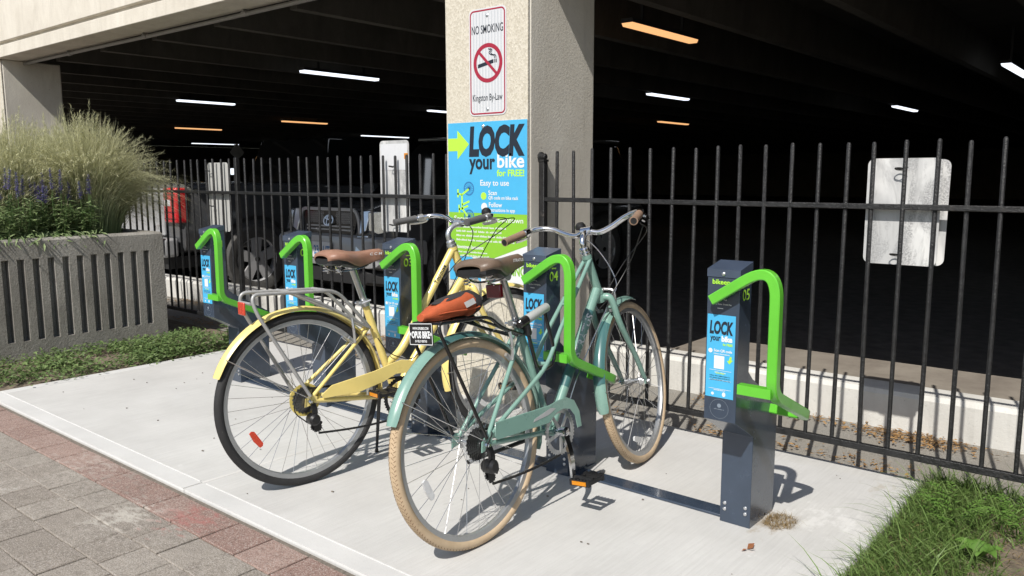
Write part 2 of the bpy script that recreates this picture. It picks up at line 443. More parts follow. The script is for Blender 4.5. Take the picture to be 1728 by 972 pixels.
class MB:
    def __init__(s):
        s.v, s.f, s.m, s.attr = [], [], [], {}

    def add(s, vs, fs, m=0):
        o = len(s.v)
        s.v += [tuple(p) for p in vs]
        s.f += [tuple(i + o for i in f) for f in fs]
        s.m += [m] * len(fs)

    def box(s, a, b, m=0):
        x0, y0, z0 = a
        x1, y1, z1 = b
        s.add([(x0, y0, z0), (x1, y0, z0), (x1, y1, z0), (x0, y1, z0), (x0, y0, z1), (x1, y0, z1), (x1, y1, z1), (x0, y1, z1)],
              [(3, 2, 1, 0), (4, 5, 6, 7), (0, 1, 5, 4), (1, 2, 6, 5), (2, 3, 7, 6), (3, 0, 4, 7)], m)

    def obox(s, c, ax, ay, az, m=0):
        c, ax, ay, az = V(c), V(ax), V(ay), V(az)
        s.add([c + ax * i + ay * j + az * k for k in (-1, 1) for i, j in ((-1, -1), (1, -1), (1, 1), (-1, 1))],
              [(3, 2, 1, 0), (4, 5, 6, 7), (0, 1, 5, 4), (1, 2, 6, 5), (2, 3, 7, 6), (3, 0, 4, 7)], m)

    def prism(s, poly, ext, m=0):
        n = len(poly)
        e = V(ext)
        a = [V(p) for p in poly]
        s.add(a + [p + e for p in a], [tuple(range(n - 1, -1, -1)), tuple(range(n, 2 * n))] + [(i, (i + 1) % n, n + (i + 1) % n, n + i) for i in range(n)], m)

    def sweep(s, pts, prof, m=0, closed=False, cap=True, up=None, scale=None):
        """prof: list of (a, b) offsets in the frame carried along pts"""
        pts = [V(p) for p in pts]
        n = len(pts)
        k = len(prof)
        tang = []
        for i in range(n):
            if closed:
                d = pts[(i + 1) % n] - pts[i - 1]
            else:
                d = pts[min(i + 1, n - 1)] - pts[max(i - 1, 0)]
            tang.append(d.normalized())
        u = V(up) if up else (V((0, 0, 1)) if abs(tang[0].z) < 0.9 else V((0, 1, 0)))
        vs = []
        for i in range(n):
            tt = tang[i]
            u = (u - tt * u.dot(tt)).normalized()
            w = tt.cross(u)
            sc = scale[i] if scale else 1.0
            vs += [pts[i] + (w * a + u * b) * sc for a, b in prof]
        fs = []
        for i in range(n if closed else n - 1):
            j = (i + 1) % n
            for q in range(k):
                r = (q + 1) % k
                fs.append((i * k + q, i * k + r, j * k + r, j * k + q))
        if cap and not closed:
            fs += [tuple(range(k - 1, -1, -1)), tuple((n - 1) * k + q for q in range(k))]
        s.add(vs, fs, m)

    def tube(s, pts, r, n=8, m=0, **kw):
        if isinstance(r, (list, tuple)):
            kw['scale'] = list(r)
            r = 1.0
        s.sweep(pts, [(r * cos(2 * pi * q / n), r * sin(2 * pi * q / n)) for q in range(n)], m, **kw)

    def bar(s, pts, w, h, m=0, **kw):
        s.sweep(pts, [(-w / 2, -h / 2), (w / 2, -h / 2), (w / 2, h / 2), (-w / 2, h / 2)], m, **kw)

    def lathe(s, c, axis, prof, n=16, m=0, cap=True):
        """prof: list of (radius, height along axis)"""
        c, ax = V(c), V(axis).normalized()
        u = ax.orthogonal().normalized()
        w = ax.cross(u)
        k = len(prof)
        vs = [c + ax * h + (u * cos(2 * pi * i / n) + w * sin(2 * pi * i / n)) * r for i in range(n) for r, h in prof]
        fs = [(i * k + q, ((i + 1) % n) * k + q, ((i + 1) % n) * k + q + 1, i * k + q + 1) for i in range(n) for q in range(k - 1)]
        if cap:
            fs += [tuple(i * k for i in range(n - 1, -1, -1)), tuple(i * k + k - 1 for i in range(n))]
        s.add(vs, fs, m)

    def ball(s, c, r, n=10, k=6, m=0):
        r = V(r) if not isinstance(r, (int, float)) else V((r, r, r))
        c = V(c)
        vs = [c + V((0, 0, r.z)), c - V((0, 0, r.z))]
        for j in range(1, k):
            a = pi * j / k
            vs += [c + V((r.x * sin(a) * cos(2 * pi * i / n), r.y * sin(a) * sin(2 * pi * i / n), r.z * cos(a))) for i in range(n)]
        fs = [(0, 2 + i, 2 + (i + 1) % n) for i in range(n)]
        for j in range(k - 2):
            fs += [(2 + j * n + i, 2 + (j + 1) * n + i, 2 + (j + 1) * n + (i + 1) % n, 2 + j * n + (i + 1) % n) for i in range(n)]
        fs += [(1, 2 + (k - 2) * n + (i + 1) % n, 2 + (k - 2) * n + i) for i in range(n)]
        s.add(vs, fs, m)

    def torus(s, c, axis, R, prof, n=64, m=0):
        """closed profile of (radial offset, axial offset) turned round axis"""
        c, ax = V(c), V(axis).normalized()
        u = ax.orthogonal().normalized()
        w = ax.cross(u)
        k = len(prof)
        vs = [c + ax * h + (u * cos(2 * pi * i / n) + w * sin(2 * pi * i / n)) * (R + r) for i in range(n) for r, h in prof]
        fs = [(i * k + q, ((i + 1) % n) * k + q, ((i + 1) % n) * k + (q + 1) % k, i * k + (q + 1) % k) for i in range(n) for q in range(k)]
        s.add(vs, fs, m)

    def text(s, body, o, x, y, w, h, m=0, bold=0.0, shear=0.0):
        """lay text with its box's lower left corner at o, x and y unit directions, fitted to w (or natural width) by h"""
        vs, fs = text_geo(body, bold, shear)
        if not vs:
            return
        x0, x1 = min(p[0] for p in vs), max(p[0] for p in vs)
        y0, y1 = min(p[1] for p in vs), max(p[1] for p in vs)
        sy = h / (y1 - y0)
        sx = sy if w is None else w / (x1 - x0)
        o, x, y = V(o), V(x), V(y)
        s.add([o + x * (p[0] - x0) * sx + y * (p[1] - y0) * sy for p in vs], fs, m)

    def tiny_print(s, o, x, y, w, h, seed, m=0):
        rng = random.Random(seed)
        o, x, y = V(o), V(x), V(y)
        a = 0.0
        while a < w * 0.97:
            ln = min(rng.uniform(2.0, 5.5) * h, w - a)
            b = a
            while b < a + ln - 0.3 * h:
                hh = h * rng.choice((0.7, 0.7, 1.0))
                s.poly(o, x, y, [(b, 0), (b + 0.42 * h, 0), (b + 0.42 * h, hh), (b, hh)], m)
                b += 0.62 * h
            a += ln + 0.6 * h

    def disc(s, o, x, y, r, m=0, n=24, r0=None, squash=1.0):
        o, x, y = V(o), V(x), V(y)
        ring = [o + x * r * cos(2 * pi * i / n) + y * r * squash * sin(2 * pi * i / n) for i in range(n)]
        if r0 is None:
            s.add(ring, [tuple(range(n))], m)
        else:
            inn = [o + x * r0 * cos(2 * pi * i / n) + y * r0 * squash * sin(2 * pi * i / n) for i in range(n)]
            s.add(ring + inn, [(i, (i + 1) % n, n + (i + 1) % n, n + i) for i in range(n)], m)

    def poly(s, o, x, y, pts, m=0):
        o, x, y = V(o), V(x), V(y)
        s.add([o + x * a + y * b for a, b in pts], [tuple(range(len(pts)))], m)

    def line(s, o, x, y, p, q, w, m=0):
        a, b = V((p[0], p[1])), V((q[0], q[1]))
        d = (b - a).normalized()
        nrm = V((-d.y, d.x)) * w / 2
        s.poly(o, x, y, [tuple(a - nrm), tuple(b - nrm), tuple(b + nrm), tuple(a + nrm)], m)

    def mesh(s, name, mats, sharp=35):
        me = bpy.data.meshes.new(name)
        me.from_pydata(s.v, [], s.f)
        for q in (mats if isinstance(mats, (list, tuple)) else [mats]):
            me.materials.append(MAT[q])
        me.polygons.foreach_set('material_index', s.m)
        if sharp:
            me.polygons.foreach_set('use_smooth', [True] * len(me.polygons))
            me.update()
            me.set_sharp_from_angle(angle=radians(sharp))
        me.update()
        return me

    def build(s, name, mats, parent=None, sharp=35, bevel=0.0, kind=None, loc=None):
        o = link(name, s.mesh(name, mats, sharp), parent)
        if loc:
            o.location = loc
        if bevel:
            md = o.modifiers.new('edge', 'BEVEL')
            md.width = bevel
            md.segments = 2
            md.limit_method = 'ANGLE'
            md.angle_limit = radians(40)
        if kind:
            o['kind'] = kind
        return o


def link(name, data, parent=None):
    o = bpy.data.objects.new(name, data)
    COL.objects.link(o)
    if parent:
        o.parent = parent
    return o


def empty(name, loc=(0, 0, 0), matrix=None):
    o = link(name, None)
    o.empty_display_size = 0.05
    if matrix:
        o.matrix_world = matrix
    else:
        o.location = loc
    return o


def tag(o, label, cat, group=None):
    o['label'] = label
    o['category'] = cat
    if group:
        o['group'] = group
    return o


def fillet(pts, rad, n=6):
    """round the corners of a polyline"""
    pts = [V(p) for p in pts]
    rads = rad if isinstance(rad, (list, tuple)) else [rad] * len(pts)
    out = [pts[0]]
    for i in range(1, len(pts) - 1):
        a, b, c = pts[i - 1], pts[i], pts[i + 1]
        d = min(rads[i], (a - b).length * 0.49, (c - b).length * 0.49)
        p, q = b + (a - b).normalized() * d, b + (c - b).normalized() * d
        for j in range(n + 1):
            t = j / n
            out.append(p * (1 - t) ** 2 + b * 2 * t * (1 - t) + q * t * t)
    out.append(pts[-1])
    return out


def spline(pts, n=8):
    """Catmull-Rom through the points"""
    p = [V(q) for q in pts]
    p = [p[0] * 2 - p[1]] + p + [p[-1] * 2 - p[-2]]
    out = []
    for i in range(1, len(p) - 2):
        for j in range(n):
            t = j / n
            out.append(0.5 * (2 * p[i] + (p[i + 1] - p[i - 1]) * t + (2 * p[i - 1] - 5 * p[i] + 4 * p[i + 1] - p[i + 2]) * t * t + (3 * p[i] - p[i - 1] - 3 * p[i + 1] + p[i + 2]) * t ** 3))
    out.append(p[-2])
    return out


def blade_mesh(name, mat_name, blades, seed=1):
    """blades: list of (points, half width, rnd); ribbons with 'tip' and 'rnd' attributes"""
    vs, fs, tip, rn = [], [], [], []
    for pts, hw, r in blades:
        n = len(pts)
        o = len(vs)
        d = (pts[-1] - pts[0])
        side = V((-d.y, d.x, 0))
        if side.length < 1e-5:
            side = V((1, 0, 0))
        side.normalize()
        ang = (r * 7.3) % 1 * 6.28
        side = (side * cos(ang) * 0.6 + V((cos(ang), sin(ang), 0)) * 0.6)
        side.normalize()
        for i, p in enumerate(pts):
            t = i / (n - 1)
            w = hw * (1 - t) ** 0.6 if i < n - 1 else 0
            if i < n - 1:
                vs += [p - side * w, p + side * w]
                tip += [t, t]
                rn += [r, r]
            else:
                vs.append(p)
                tip.append(t)
                rn.append(r)
        for i in range(n - 2):
            fs.append((o + 2 * i, o + 2 * i + 1, o + 2 * i + 3, o + 2 * i + 2))
        fs.append((o + 2 * (n - 2), o + 2 * (n - 2) + 1, o + 2 * (n - 1)))
    me = bpy.data.meshes.new(name)
    me.from_pydata([tuple(p) for p in vs], [], fs)
    me.materials.append(MAT[mat_name])
    for nm, data in (('tip', tip), ('rnd', rn)):
        a = me.attributes.new(nm, 'FLOAT', 'POINT')
        a.data.foreach_set('value', data)
    me.polygons.foreach_set('use_smooth', [True] * len(me.polygons))
    me.update()
    return me


def leaf_mesh(name, mat_name, leaves):
    """leaves: list of (base point, direction, normal hint, length, width, rnd): a folded leaf of 4 triangles"""
    vs, fs, rn = [], [], []
    for p, d, nh, ln, wd, r in leaves:
        d = d.normalized()
        s = d.cross(nh)
        if s.length < 1e-4:
            s = V((1, 0, 0))
        s.normalize()
        n = s.cross(d)
        o = len(vs)
        mid = p + d * ln * 0.45 - n * wd * 0.12
        vs += [p, mid + s * wd * 0.5 + n * wd * 0.16, p + d * ln - n * ln * 0.12, mid - s * wd * 0.5 + n * wd * 0.16, mid]
        fs += [(o, o + 1, o + 4), (o + 1, o + 2, o + 4), (o + 2, o + 3, o + 4), (o + 3, o, o + 4)]
        rn += [r] * 5
    me = bpy.data.meshes.new(name)
    me.from_pydata([tuple(p) for p in vs], [], fs)
    me.materials.append(MAT[mat_name])
    a = me.attributes.new('rnd', 'FLOAT', 'POINT')
    a.data.foreach_set('value', rn)
    me.update()
    return me


U = random.uniform
X3, Y3, Z3 = V((1, 0, 0)), V((0, 1, 0)), V((0, 0, 1))

# ---------------------------------------------------------------- ground and garage


def struct(name, mb, mats, **kw):
    o = mb.build(name, mats, **kw)
    o['kind'] = 'structure'
    return o


def rug(x0, x1, y0, y1, z, nx=1, ny=1, amp=0.0):
    """a sheet, optionally uneven"""
    m = MB()
    vs = []
    for j in range(ny + 1):
        for i in range(nx + 1):
            x, y = x0 + (x1 - x0) * i / nx, y0 + (y1 - y0) * j / ny
            vs.append((x, y, z + (amp * noise.noise((x * 3, y * 3, 0)) if amp else 0)))
    m.add(vs, [(j * (nx + 1) + i, j * (nx + 1) + i + 1, (j + 1) * (nx + 1) + i + 1, (j + 1) * (nx + 1) + i) for j in range(ny) for i in range(nx)])
    return m


FLOOR = -0.10
PAD_X0, PAD_X1, PAD_Y0, PAD_Y1, JOINT_X = -4.0, 0.475, -0.925, 1.035, -1.775


def build_ground():
    struct('ground', rug(-900, 900, -900, 900, -0.34), 'soil')
    struct('street', rug(-60, 60, -60, -2.75, -0.05), 'asphalt')
    # pad: two slabs, each with a trowelled band along its outer edges
    root = empty('concrete_pad', (0, 0, 0))
    root['kind'] = 'structure'
    for a, b_, left in ((PAD_X0, JOINT_X - 0.003, True), (JOINT_X + 0.003, PAD_X1, False)):
        m = MB()
        m.box((a, PAD_Y0, -0.11), (b_, PAD_Y1, 0.0), 0)
        sl = m.build('slab', ['pad_concrete'], root, bevel=0.008)
        w = 0.085
        bd = MB()
        bd.box((a + 0.004, PAD_Y0 + 0.004, -0.004), (b_ - 0.004, PAD_Y0 + w, 0.0010))
        if left:
            bd.box((a + 0.004, PAD_Y0 + w + 0.001, -0.004), (a + w, PAD_Y1 - 0.004, 0.0010))
        else:
            bd.box((b_ - w * 0.45, PAD_Y0 + w + 0.001, -0.004), (b_ - 0.004, PAD_Y1 - 0.004, 0.0010))
        bd.build('edge_band', ['pad_band'], sl)
        ln = MB()
        ln.box((a + 0.02, PAD_Y0 + w, -0.004), (b_ - 0.02, PAD_Y0 + w + 0.004, 0.003))
        ln.build('trowel_ridge', ['pad_ridge'], sl)

    # walkway of pavers
    walk = MB()
    walk.box((-14, -2.75, -0.12), (14, PAD_Y0 - 0.002, -0.014))
    wk = struct('walkway', walk, ['joint_sand'])
    rng = random.Random(3)

    def paver_mesh(w, d, nm, mt):
        m = MB()
        e = 0.0028
        zt, zb = 0.0, -0.03
        m.add([(-w / 2, -d / 2, zb), (w / 2, -d / 2, zb), (w / 2, d / 2, zb), (-w / 2, d / 2, zb),
               (-w / 2, -d / 2, zt - e), (w / 2, -d / 2, zt - e), (w / 2, d / 2, zt - e), (-w / 2, d / 2, zt - e),
               (-w / 2 + e, -d / 2 + e, zt), (w / 2 - e, -d / 2 + e, zt), (w / 2 - e, d / 2 - e, zt), (-w / 2 + e, d / 2 - e, zt)],
              [(0, 1, 5, 4), (1, 2, 6, 5), (2, 3, 7, 6), (3, 0, 4, 7), (4, 5, 9, 8), (5, 6, 10, 9), (6, 7, 11, 10), (7, 4, 8, 11), (8, 9, 10, 11)])
        return m.mesh(nm, mt, sharp=0)
    reds = [paver_mesh(0.201 - 0.003 * k, 0.151, 'paver', 'paver_red') for k in range(3)]
    greys = [paver_mesh(0.1705 - 0.0025 * k, 0.152, 'paver', 'paver_grey') for k in range(3)]
    spots = []
    y = -1.025
    for i in range(-70, 71):
        spots.append((i * 0.2045 - 1.23, y, 0))
    for r in range(10):
        y = -1.181 - r * 0.1555
        for i in range(-84, 85):
            spots.append((i * 0.1735 - 1.42 + (0.085 if r % 2 else 0) + 0.01 * (r % 3), y, 1))
    spots.sort(key=lambda p: (p[0] + 1.9) ** 2 * 0.35 + (p[1] + 1.2) ** 2)
    rest = MB()
    for n, (x, y, g) in enumerate(spots):
        me = rng.choice(greys if g else reds)
        dz, tx, ty, rz = rng.uniform(-0.002, 0.0015), rng.uniform(-0.006, 0.006), rng.uniform(-0.006, 0.006), rng.uniform(-0.012, 0.012)
        if n < 290:
            o = link('paver', me, wk)
            o.location = (x + rng.uniform(-0.0015, 0.0015), y + rng.uniform(-0.0015, 0.0015), -0.007 + dz)
            o.rotation_euler = (tx, ty, rz)
        elif abs(x) < 13.8:
            hw = 0.083 if g else 0.098
            z = -0.007 + dz
            rest.add([(x - hw, y - 0.075, z), (x + hw, y - 0.075, z), (x + hw, y + 0.075, z), (x - hw, y + 0.075, z),
                      (x - hw, y - 0.075, -0.016), (x + hw, y - 0.075, -0.016), (x + hw, y + 0.075, -0.016), (x - hw, y + 0.075, -0.016)],
                     [(0, 1, 2, 3), (4, 5, 1, 0), (5, 6, 2, 1), (6, 7, 3, 2), (7, 4, 0, 3)], g)
    rest.build('outer_pavers', ['paver_red', 'paver_grey'], wk, sharp=0, kind='stuff')

    # beds either side of the pad, strip behind the fence, kerb, landing, garage floor
    struct('planting_bed', rug(-14, PAD_X0 - 0.002, PAD_Y0, PAD_Y1, -0.022, 60, 14, 0.02), 'soil')
    struct('lawn_soil', rug(PAD_X1 + 0.002, 9, PAD_Y0, PAD_Y1, -0.02, 60, 20, 0.02), 'soil')
    st = rug(-14, 9, PAD_Y1 - 0.001, 1.70, 0.0, 90, 6, 0.006)
    for i, p in enumerate(st.v):
        st.v[i] = (p[0], p[1], p[2] - 0.045 + 0.037 * (p[1] - PAD_Y1) / (1.70 - PAD_Y1))
    struct('asphalt_strip', st, 'asphalt')
    k = MB()
    n = 46
    for i in range(n):
        x0, x1 = -14 + 23 * i / n, -14 + 23 * (i + 1) / n
    prof = [(1.685, -0.06), (1.676, 0.165), (1.69, 0.187), (1.72, 0.192), (1.845, 0.19), (1.86, -0.2)]
    xs = [-14 + 23 * i / 92 for i in range(93)]
    vs = []
    for x in xs:
        for q, (y, z) in enumerate(prof):
            j = 0.006 * noise.noise((x * 5, q * 3, 2)) if 0 < q < 4 else 0
            vs.append((x, y + j, z + j * 0.8))
    kk = len(prof)
    k.add(vs, [(i * kk + q, i * kk + q + 1, (i + 1) * kk + q + 1, (i + 1) * kk + q) for i in range(len(xs) - 1) for q in range(kk - 1)])
    struct('kerb', k, ['kerb_concrete'], sharp=30)
    ld = MB()
    ld.box((-1.18, 1.861, -0.13), (9, 2.42, 0.172))
    struct('landing', ld, ['landing_concrete'], bevel=0.01)
    struct('garage_floor', rug(-42, 22, 1.858, 47, FLOOR), 'garage_asphalt')


def build_garage():
    g = tag(empty('parking_garage', (-1.7, 1.1, 0)), 'concrete parking garage with open dark ground floor behind the iron fence', 'building')

    def part(name, m, mats, **kw):
        o = m.build(name, mats, g, **kw)
        o.location = (1.7, -1.1, 0)
        return o

    def pillar(x0, x1):
        m = MB()
        m.box((x0, 0.818, -0.3), (x1, 1.395, 2.436))
        p = part('pillar', m, ['cast_concrete'], bevel=0.012)
        f = MB()
        f.box((x0 + 0.001, 0.800, -0.3), (x1 - 0.001, 0.8175, 2.434))
        o = f.build('facing', ['aggregate'], p, bevel=0.006)
        return p
    pillar(-1.974, -1.402)
    pillar(-8.98, -8.41)
    pillar(5.03, 5.60)
    pillar(-16.0, -15.43)
    bm = MB()
    bm.box((-34, 0.77, 2.438), (16, 1.06, 2.556))
    b1 = part('beam_band', bm, ['beam_concrete'], bevel=0.006)
    bm = MB()
    bm.box((-34, 0.815, 2.5565), (16, 1.055, 2.591))
    part('beam_groove', bm, ['cast_concrete'])
    bm = MB()
    bm.box((-34, 0.772, 2.5915), (16, 1.05, 4.6))
    part('spandrel_wall', bm, ['beam_concrete'], bevel=0.006)
    c = MB()
    pts = [(-30 + 44 * i / 40, 1.035 + 0.003 * sin(i * 2.1), 2.408 + 0.004 * sin(i * 1.3)) for i in range(41)]
    c.tube(pts, 0.016, 8)
    cd = part('conduit', c, ['conduit_grey'])
    for i in range(24):
        k = MB()
        x = -24 + i * 1.52
        k.lathe((x, 1.035, 2.41), (1, 0, 0), [(0.021, -0.03), (0.021, 0.03)], 10)
        k.box((x - 0.012, 1.013, 2.42), (x + 0.012, 1.057, 2.4375))
        k.build('coupling', ['conduit_grey'], cd)
    c = MB()
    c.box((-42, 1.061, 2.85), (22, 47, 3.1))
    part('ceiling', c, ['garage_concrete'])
    for i in range(-5, 24):
        x = -0.87 - 1.05 * i
        s = MB()
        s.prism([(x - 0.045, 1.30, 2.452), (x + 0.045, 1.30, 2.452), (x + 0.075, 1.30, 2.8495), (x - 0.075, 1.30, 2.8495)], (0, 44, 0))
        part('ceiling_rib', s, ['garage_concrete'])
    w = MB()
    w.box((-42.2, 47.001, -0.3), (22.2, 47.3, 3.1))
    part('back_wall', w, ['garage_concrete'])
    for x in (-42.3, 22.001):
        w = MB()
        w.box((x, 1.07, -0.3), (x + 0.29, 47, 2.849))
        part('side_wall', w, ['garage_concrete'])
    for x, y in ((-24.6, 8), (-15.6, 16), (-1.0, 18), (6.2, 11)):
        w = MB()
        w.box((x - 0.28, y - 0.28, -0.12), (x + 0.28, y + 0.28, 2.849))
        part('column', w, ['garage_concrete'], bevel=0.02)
    # lamps under the ceiling
    lamps = [(-6.76, 3.35, 1.13, 0), (-11.28, 4.26, 1.0, 0), (-18.4, 8.0, 1.25, 1), (-14.3, 8.29, 1.2, 1), (-2.36, 3.26, 1.13, 1), (-5.1, 8.3, 1.2, 0), (-8.16, 14.0, 1.35, 1),
             (-2.95, 13.1, 1.45, 0), (-27.2, 13.3, 1.9, 0), (-22.8, 13.7, 1.6, 2), (-18.1, 13.7, 1.9, 0), (-9.77, 8.33, 1.1, 0), (-0.47, 8.0, 1.5, 0)]
    for x, y, l, k in lamps:
        r = empty('strip_lamp', (x, y, 2.42))
        h = MB()
        h.box((-0.055, 0, 0.012), (0.055, l, 0.045))
        h.box((-0.012, l * 0.2, 0.045), (0.012, l * 0.2 + 0.02, 0.43))
        h.box((-0.012, l * 0.8, 0.045), (0.012, l * 0.8 + 0.02, 0.43))
        h.build('housing', ['car_trim'], r)
        d = MB()
        d.prism([(-0.05, 0.004, 0.011), (-0.038, 0.004, -0.016), (0.038, 0.004, -0.016), (0.05, 0.004, 0.011)], (0, l - 0.008, 0))
        d.build('diffuser', [('tube_white', 'tube_warm', 'tube_dim')[k]], r)
        if k == 1:
            tag(r, 'warm orange strip lamp glowing under the garage ceiling', 'lamp', 'warm strip lamps in the garage')
        else:
            tag(r, 'cool white strip lamp glowing under the garage ceiling', 'lamp', 'white strip lamps in the garage')
    # small lit box sign and a diamond sign on a post, deep in the garage
    r = empty('lit_box', (-15.9, 8.0, 1.26))
    m = MB()
    m.box((-0.17, 0.002, -0.03), (0.17, 0.12, 0.17))
    m.build('casing', ['car_trim'], r)
    m = MB()
    m.box((-0.145, -0.012, 0.0), (0.145, 0.001, 0.14))
    m.build('lit_face', ['tube_white'], r)
    m = MB()
    m.box((-0.04, 0.03, -1.38), (0.04, 0.1, -0.031))
    m.build('post', ['car_trim'], r)
    tag(r, 'small glowing white box on a post deep in the dark garage', 'light box')
    r = empty('diamond_sign', (-10.87, 5.0, -0.12))
    m = MB()
    m.tube([(0, 0, 0), (0, 0, 1.86)], 0.025, 8)
    m.build('post', ['steel_dull'], r)
    m = MB()
    m.prism([(0.03, -0.13, 1.73), (0.035, 0, 1.60), (0.03, 0.13, 1.73), (0.03, 0, 1.88)], (0.008, 0, 0))
    m.build('panel', ['steel_dull'], r)
    tag(r, 'thin diamond shaped sign on a post seen edge on inside the garage', 'sign')


def build_fence():
    def fence(xa, xb, start, step, label, thick, endpost, rng):
        cx = (xa + xb) / 2
        r = tag(empty('iron_fence', (cx, 0.906, 0)), label, 'fence')
        for z, h in ((1.107, 0.022), (0.132, 0.028)):
            m = MB()
            m.box((xa - cx, -0.012, z - h / 2), (xb - cx, 0.012, z + h / 2))
            m.build('rail', ['iron'], r, bevel=0.003)
        n = 0
        x = start
        meshes = []
        for k in range(3):
            m = MB()
            m.tube([(0, 0, 0.13), (0.0008 * k, 0.001, 0.7), (0, 0, 1.349), (0, 0, 1.357)], [0.0088, 0.0088, 0.0088, 0.006], 8)
            meshes.append(m.mesh('picket', 'iron', 40))
        while x < xb - 0.02:
            if x > xa:
                if any(abs(x - tx) < 0.03 for tx in thick):
                    m = MB()
                    m.box((-0.016, -0.016, -0.01), (0.016, 0.016, 1.362))
                    o = m.build('post', ['iron'], r, bevel=0.003)
                else:
                    o = link('picket', rng.choice(meshes), r)
                    o.rotation_euler = (rng.uniform(-0.003, 0.003), rng.uniform(-0.006, 0.006), rng.uniform(0, 6))
                o.location = (x - cx, 0, rng.uniform(-0.006, 0.006))
            x += step
        for ex in endpost:
            m = MB()
            m.box((ex - cx - 0.017, -0.017, -0.01), (ex - cx + 0.017, 0.017, 1.30))
            p = m.build('post', ['iron'], r, bevel=0.003)
            b = MB()
            b.lathe((ex - cx - 0.005, 0, 1.325), (1, 0, 0), [(0.012, -0.02), (0.026, -0.018), (0.026, -0.004), (0.017, 0.002), (0.017, 0.02), (0.012, 0.024)], 10)
            b.box((ex - cx - 0.02, -0.02, 1.3), (ex - cx + 0.02, 0.02, 1.312))
            b.build('bracket', ['iron'], p)
        return r
    rng = random.Random(5)
    fence(-8.35, -1.985, -5.326 - 0.1083 * 27, 0.1083, 'black iron picket fence running from the planter to the pillar', [-4.245], [], rng)
    fence(-1.4, 3.4, -1.296, 0.1102, 'black iron picket fence bolted to the pillar side, behind the grass patch', [], [-1.383], rng)


def sign_panel(w, h, rad, th=0.002, n=5):
    pts = []
    for cx, cz, a0 in ((w / 2 - rad, h / 2 - rad, 0), (-w / 2 + rad, h / 2 - rad, 90), (-w / 2 + rad, -h / 2 + rad, 180), (w / 2 - rad, -h / 2 + rad, 270)):
        for i in range(n + 1):
            a = radians(a0 + 90 * i / n)
            pts.append((cx + rad * cos(a), 0, cz + rad * sin(a)))
    return pts


def build_fence_signs():
    def tie(m, x, z):
        m.torus((x, -0.03, z), (0.0, 0.25, 1), 0.016, [(0.0028 * cos(a), 0.0028 * sin(a)) for a in (0, 1.57, 3.14, 4.71)], 12)
        m.tube([(x - 0.014, -0.04, z + 0.004), (x + 0.018, -0.043, z - 0.004), (x + 0.03, -0.03, z + 0.006)], 0.0022, 5)
    specs = [
        ((0.346, 0.938, 1.087), 0.268, 0.412, [(-0.01, 0.165), (-0.01, -0.165)], 0.0, 'wide aluminium sign back with torn adhesive tied to the fence near the grass'),
        ((0.366, 0.966, 1.086), 0.268, 0.405, [], 0.03, 'second aluminium sign hidden just behind the wide torn one'),
        ((-2.555, 0.938, 1.165), 0.262, 0.555, [(0.005, 0.12), (0.0, -0.235)], 0.0, 'tall aluminium sign back with a yellow sticker rising above the fence tips'),
        ((-4.56, 0.938, 1.070), 0.285, 0.525, [(-0.09, 0.2), (-0.06, -0.07)], 0.0, 'clean aluminium sign back tied to the fence behind the bike dock numbered 01'),
    ]
    for (x, y, z), w, h, ties, tilt, label in specs:
        r = tag(empty('metal_sign', (x, y, z)), label, 'sign')
        r.rotation_euler = (0, tilt * 0.3, tilt)
        m = MB()
        m.prism(sign_panel(w, h, 0.026), (0, 0.0025, 0))
        m.build('panel', ['sign_back' if x > -4 else 'alu_brushed'], r, sharp=30)
        for tx, tz in ties:
            t = MB()
            tie(t, tx, tz)
            t.build('wire_tie', ['iron'], r)
        if abs(x + 2.555) < 0.01:
            s = MB()
            s.box((w / 2 - 0.04, -0.0025, 0.165), (w / 2 - 0.008, -0.0008, 0.20))
            s.build('sticker', ['amber'], r)
            s = MB()
            s.box((-w / 2 + 0.012, -0.0022, 0.10), (w / 2 - 0.012, -0.0008, h / 2 - 0.02))
            s.build('film', ['sign_white'], r)


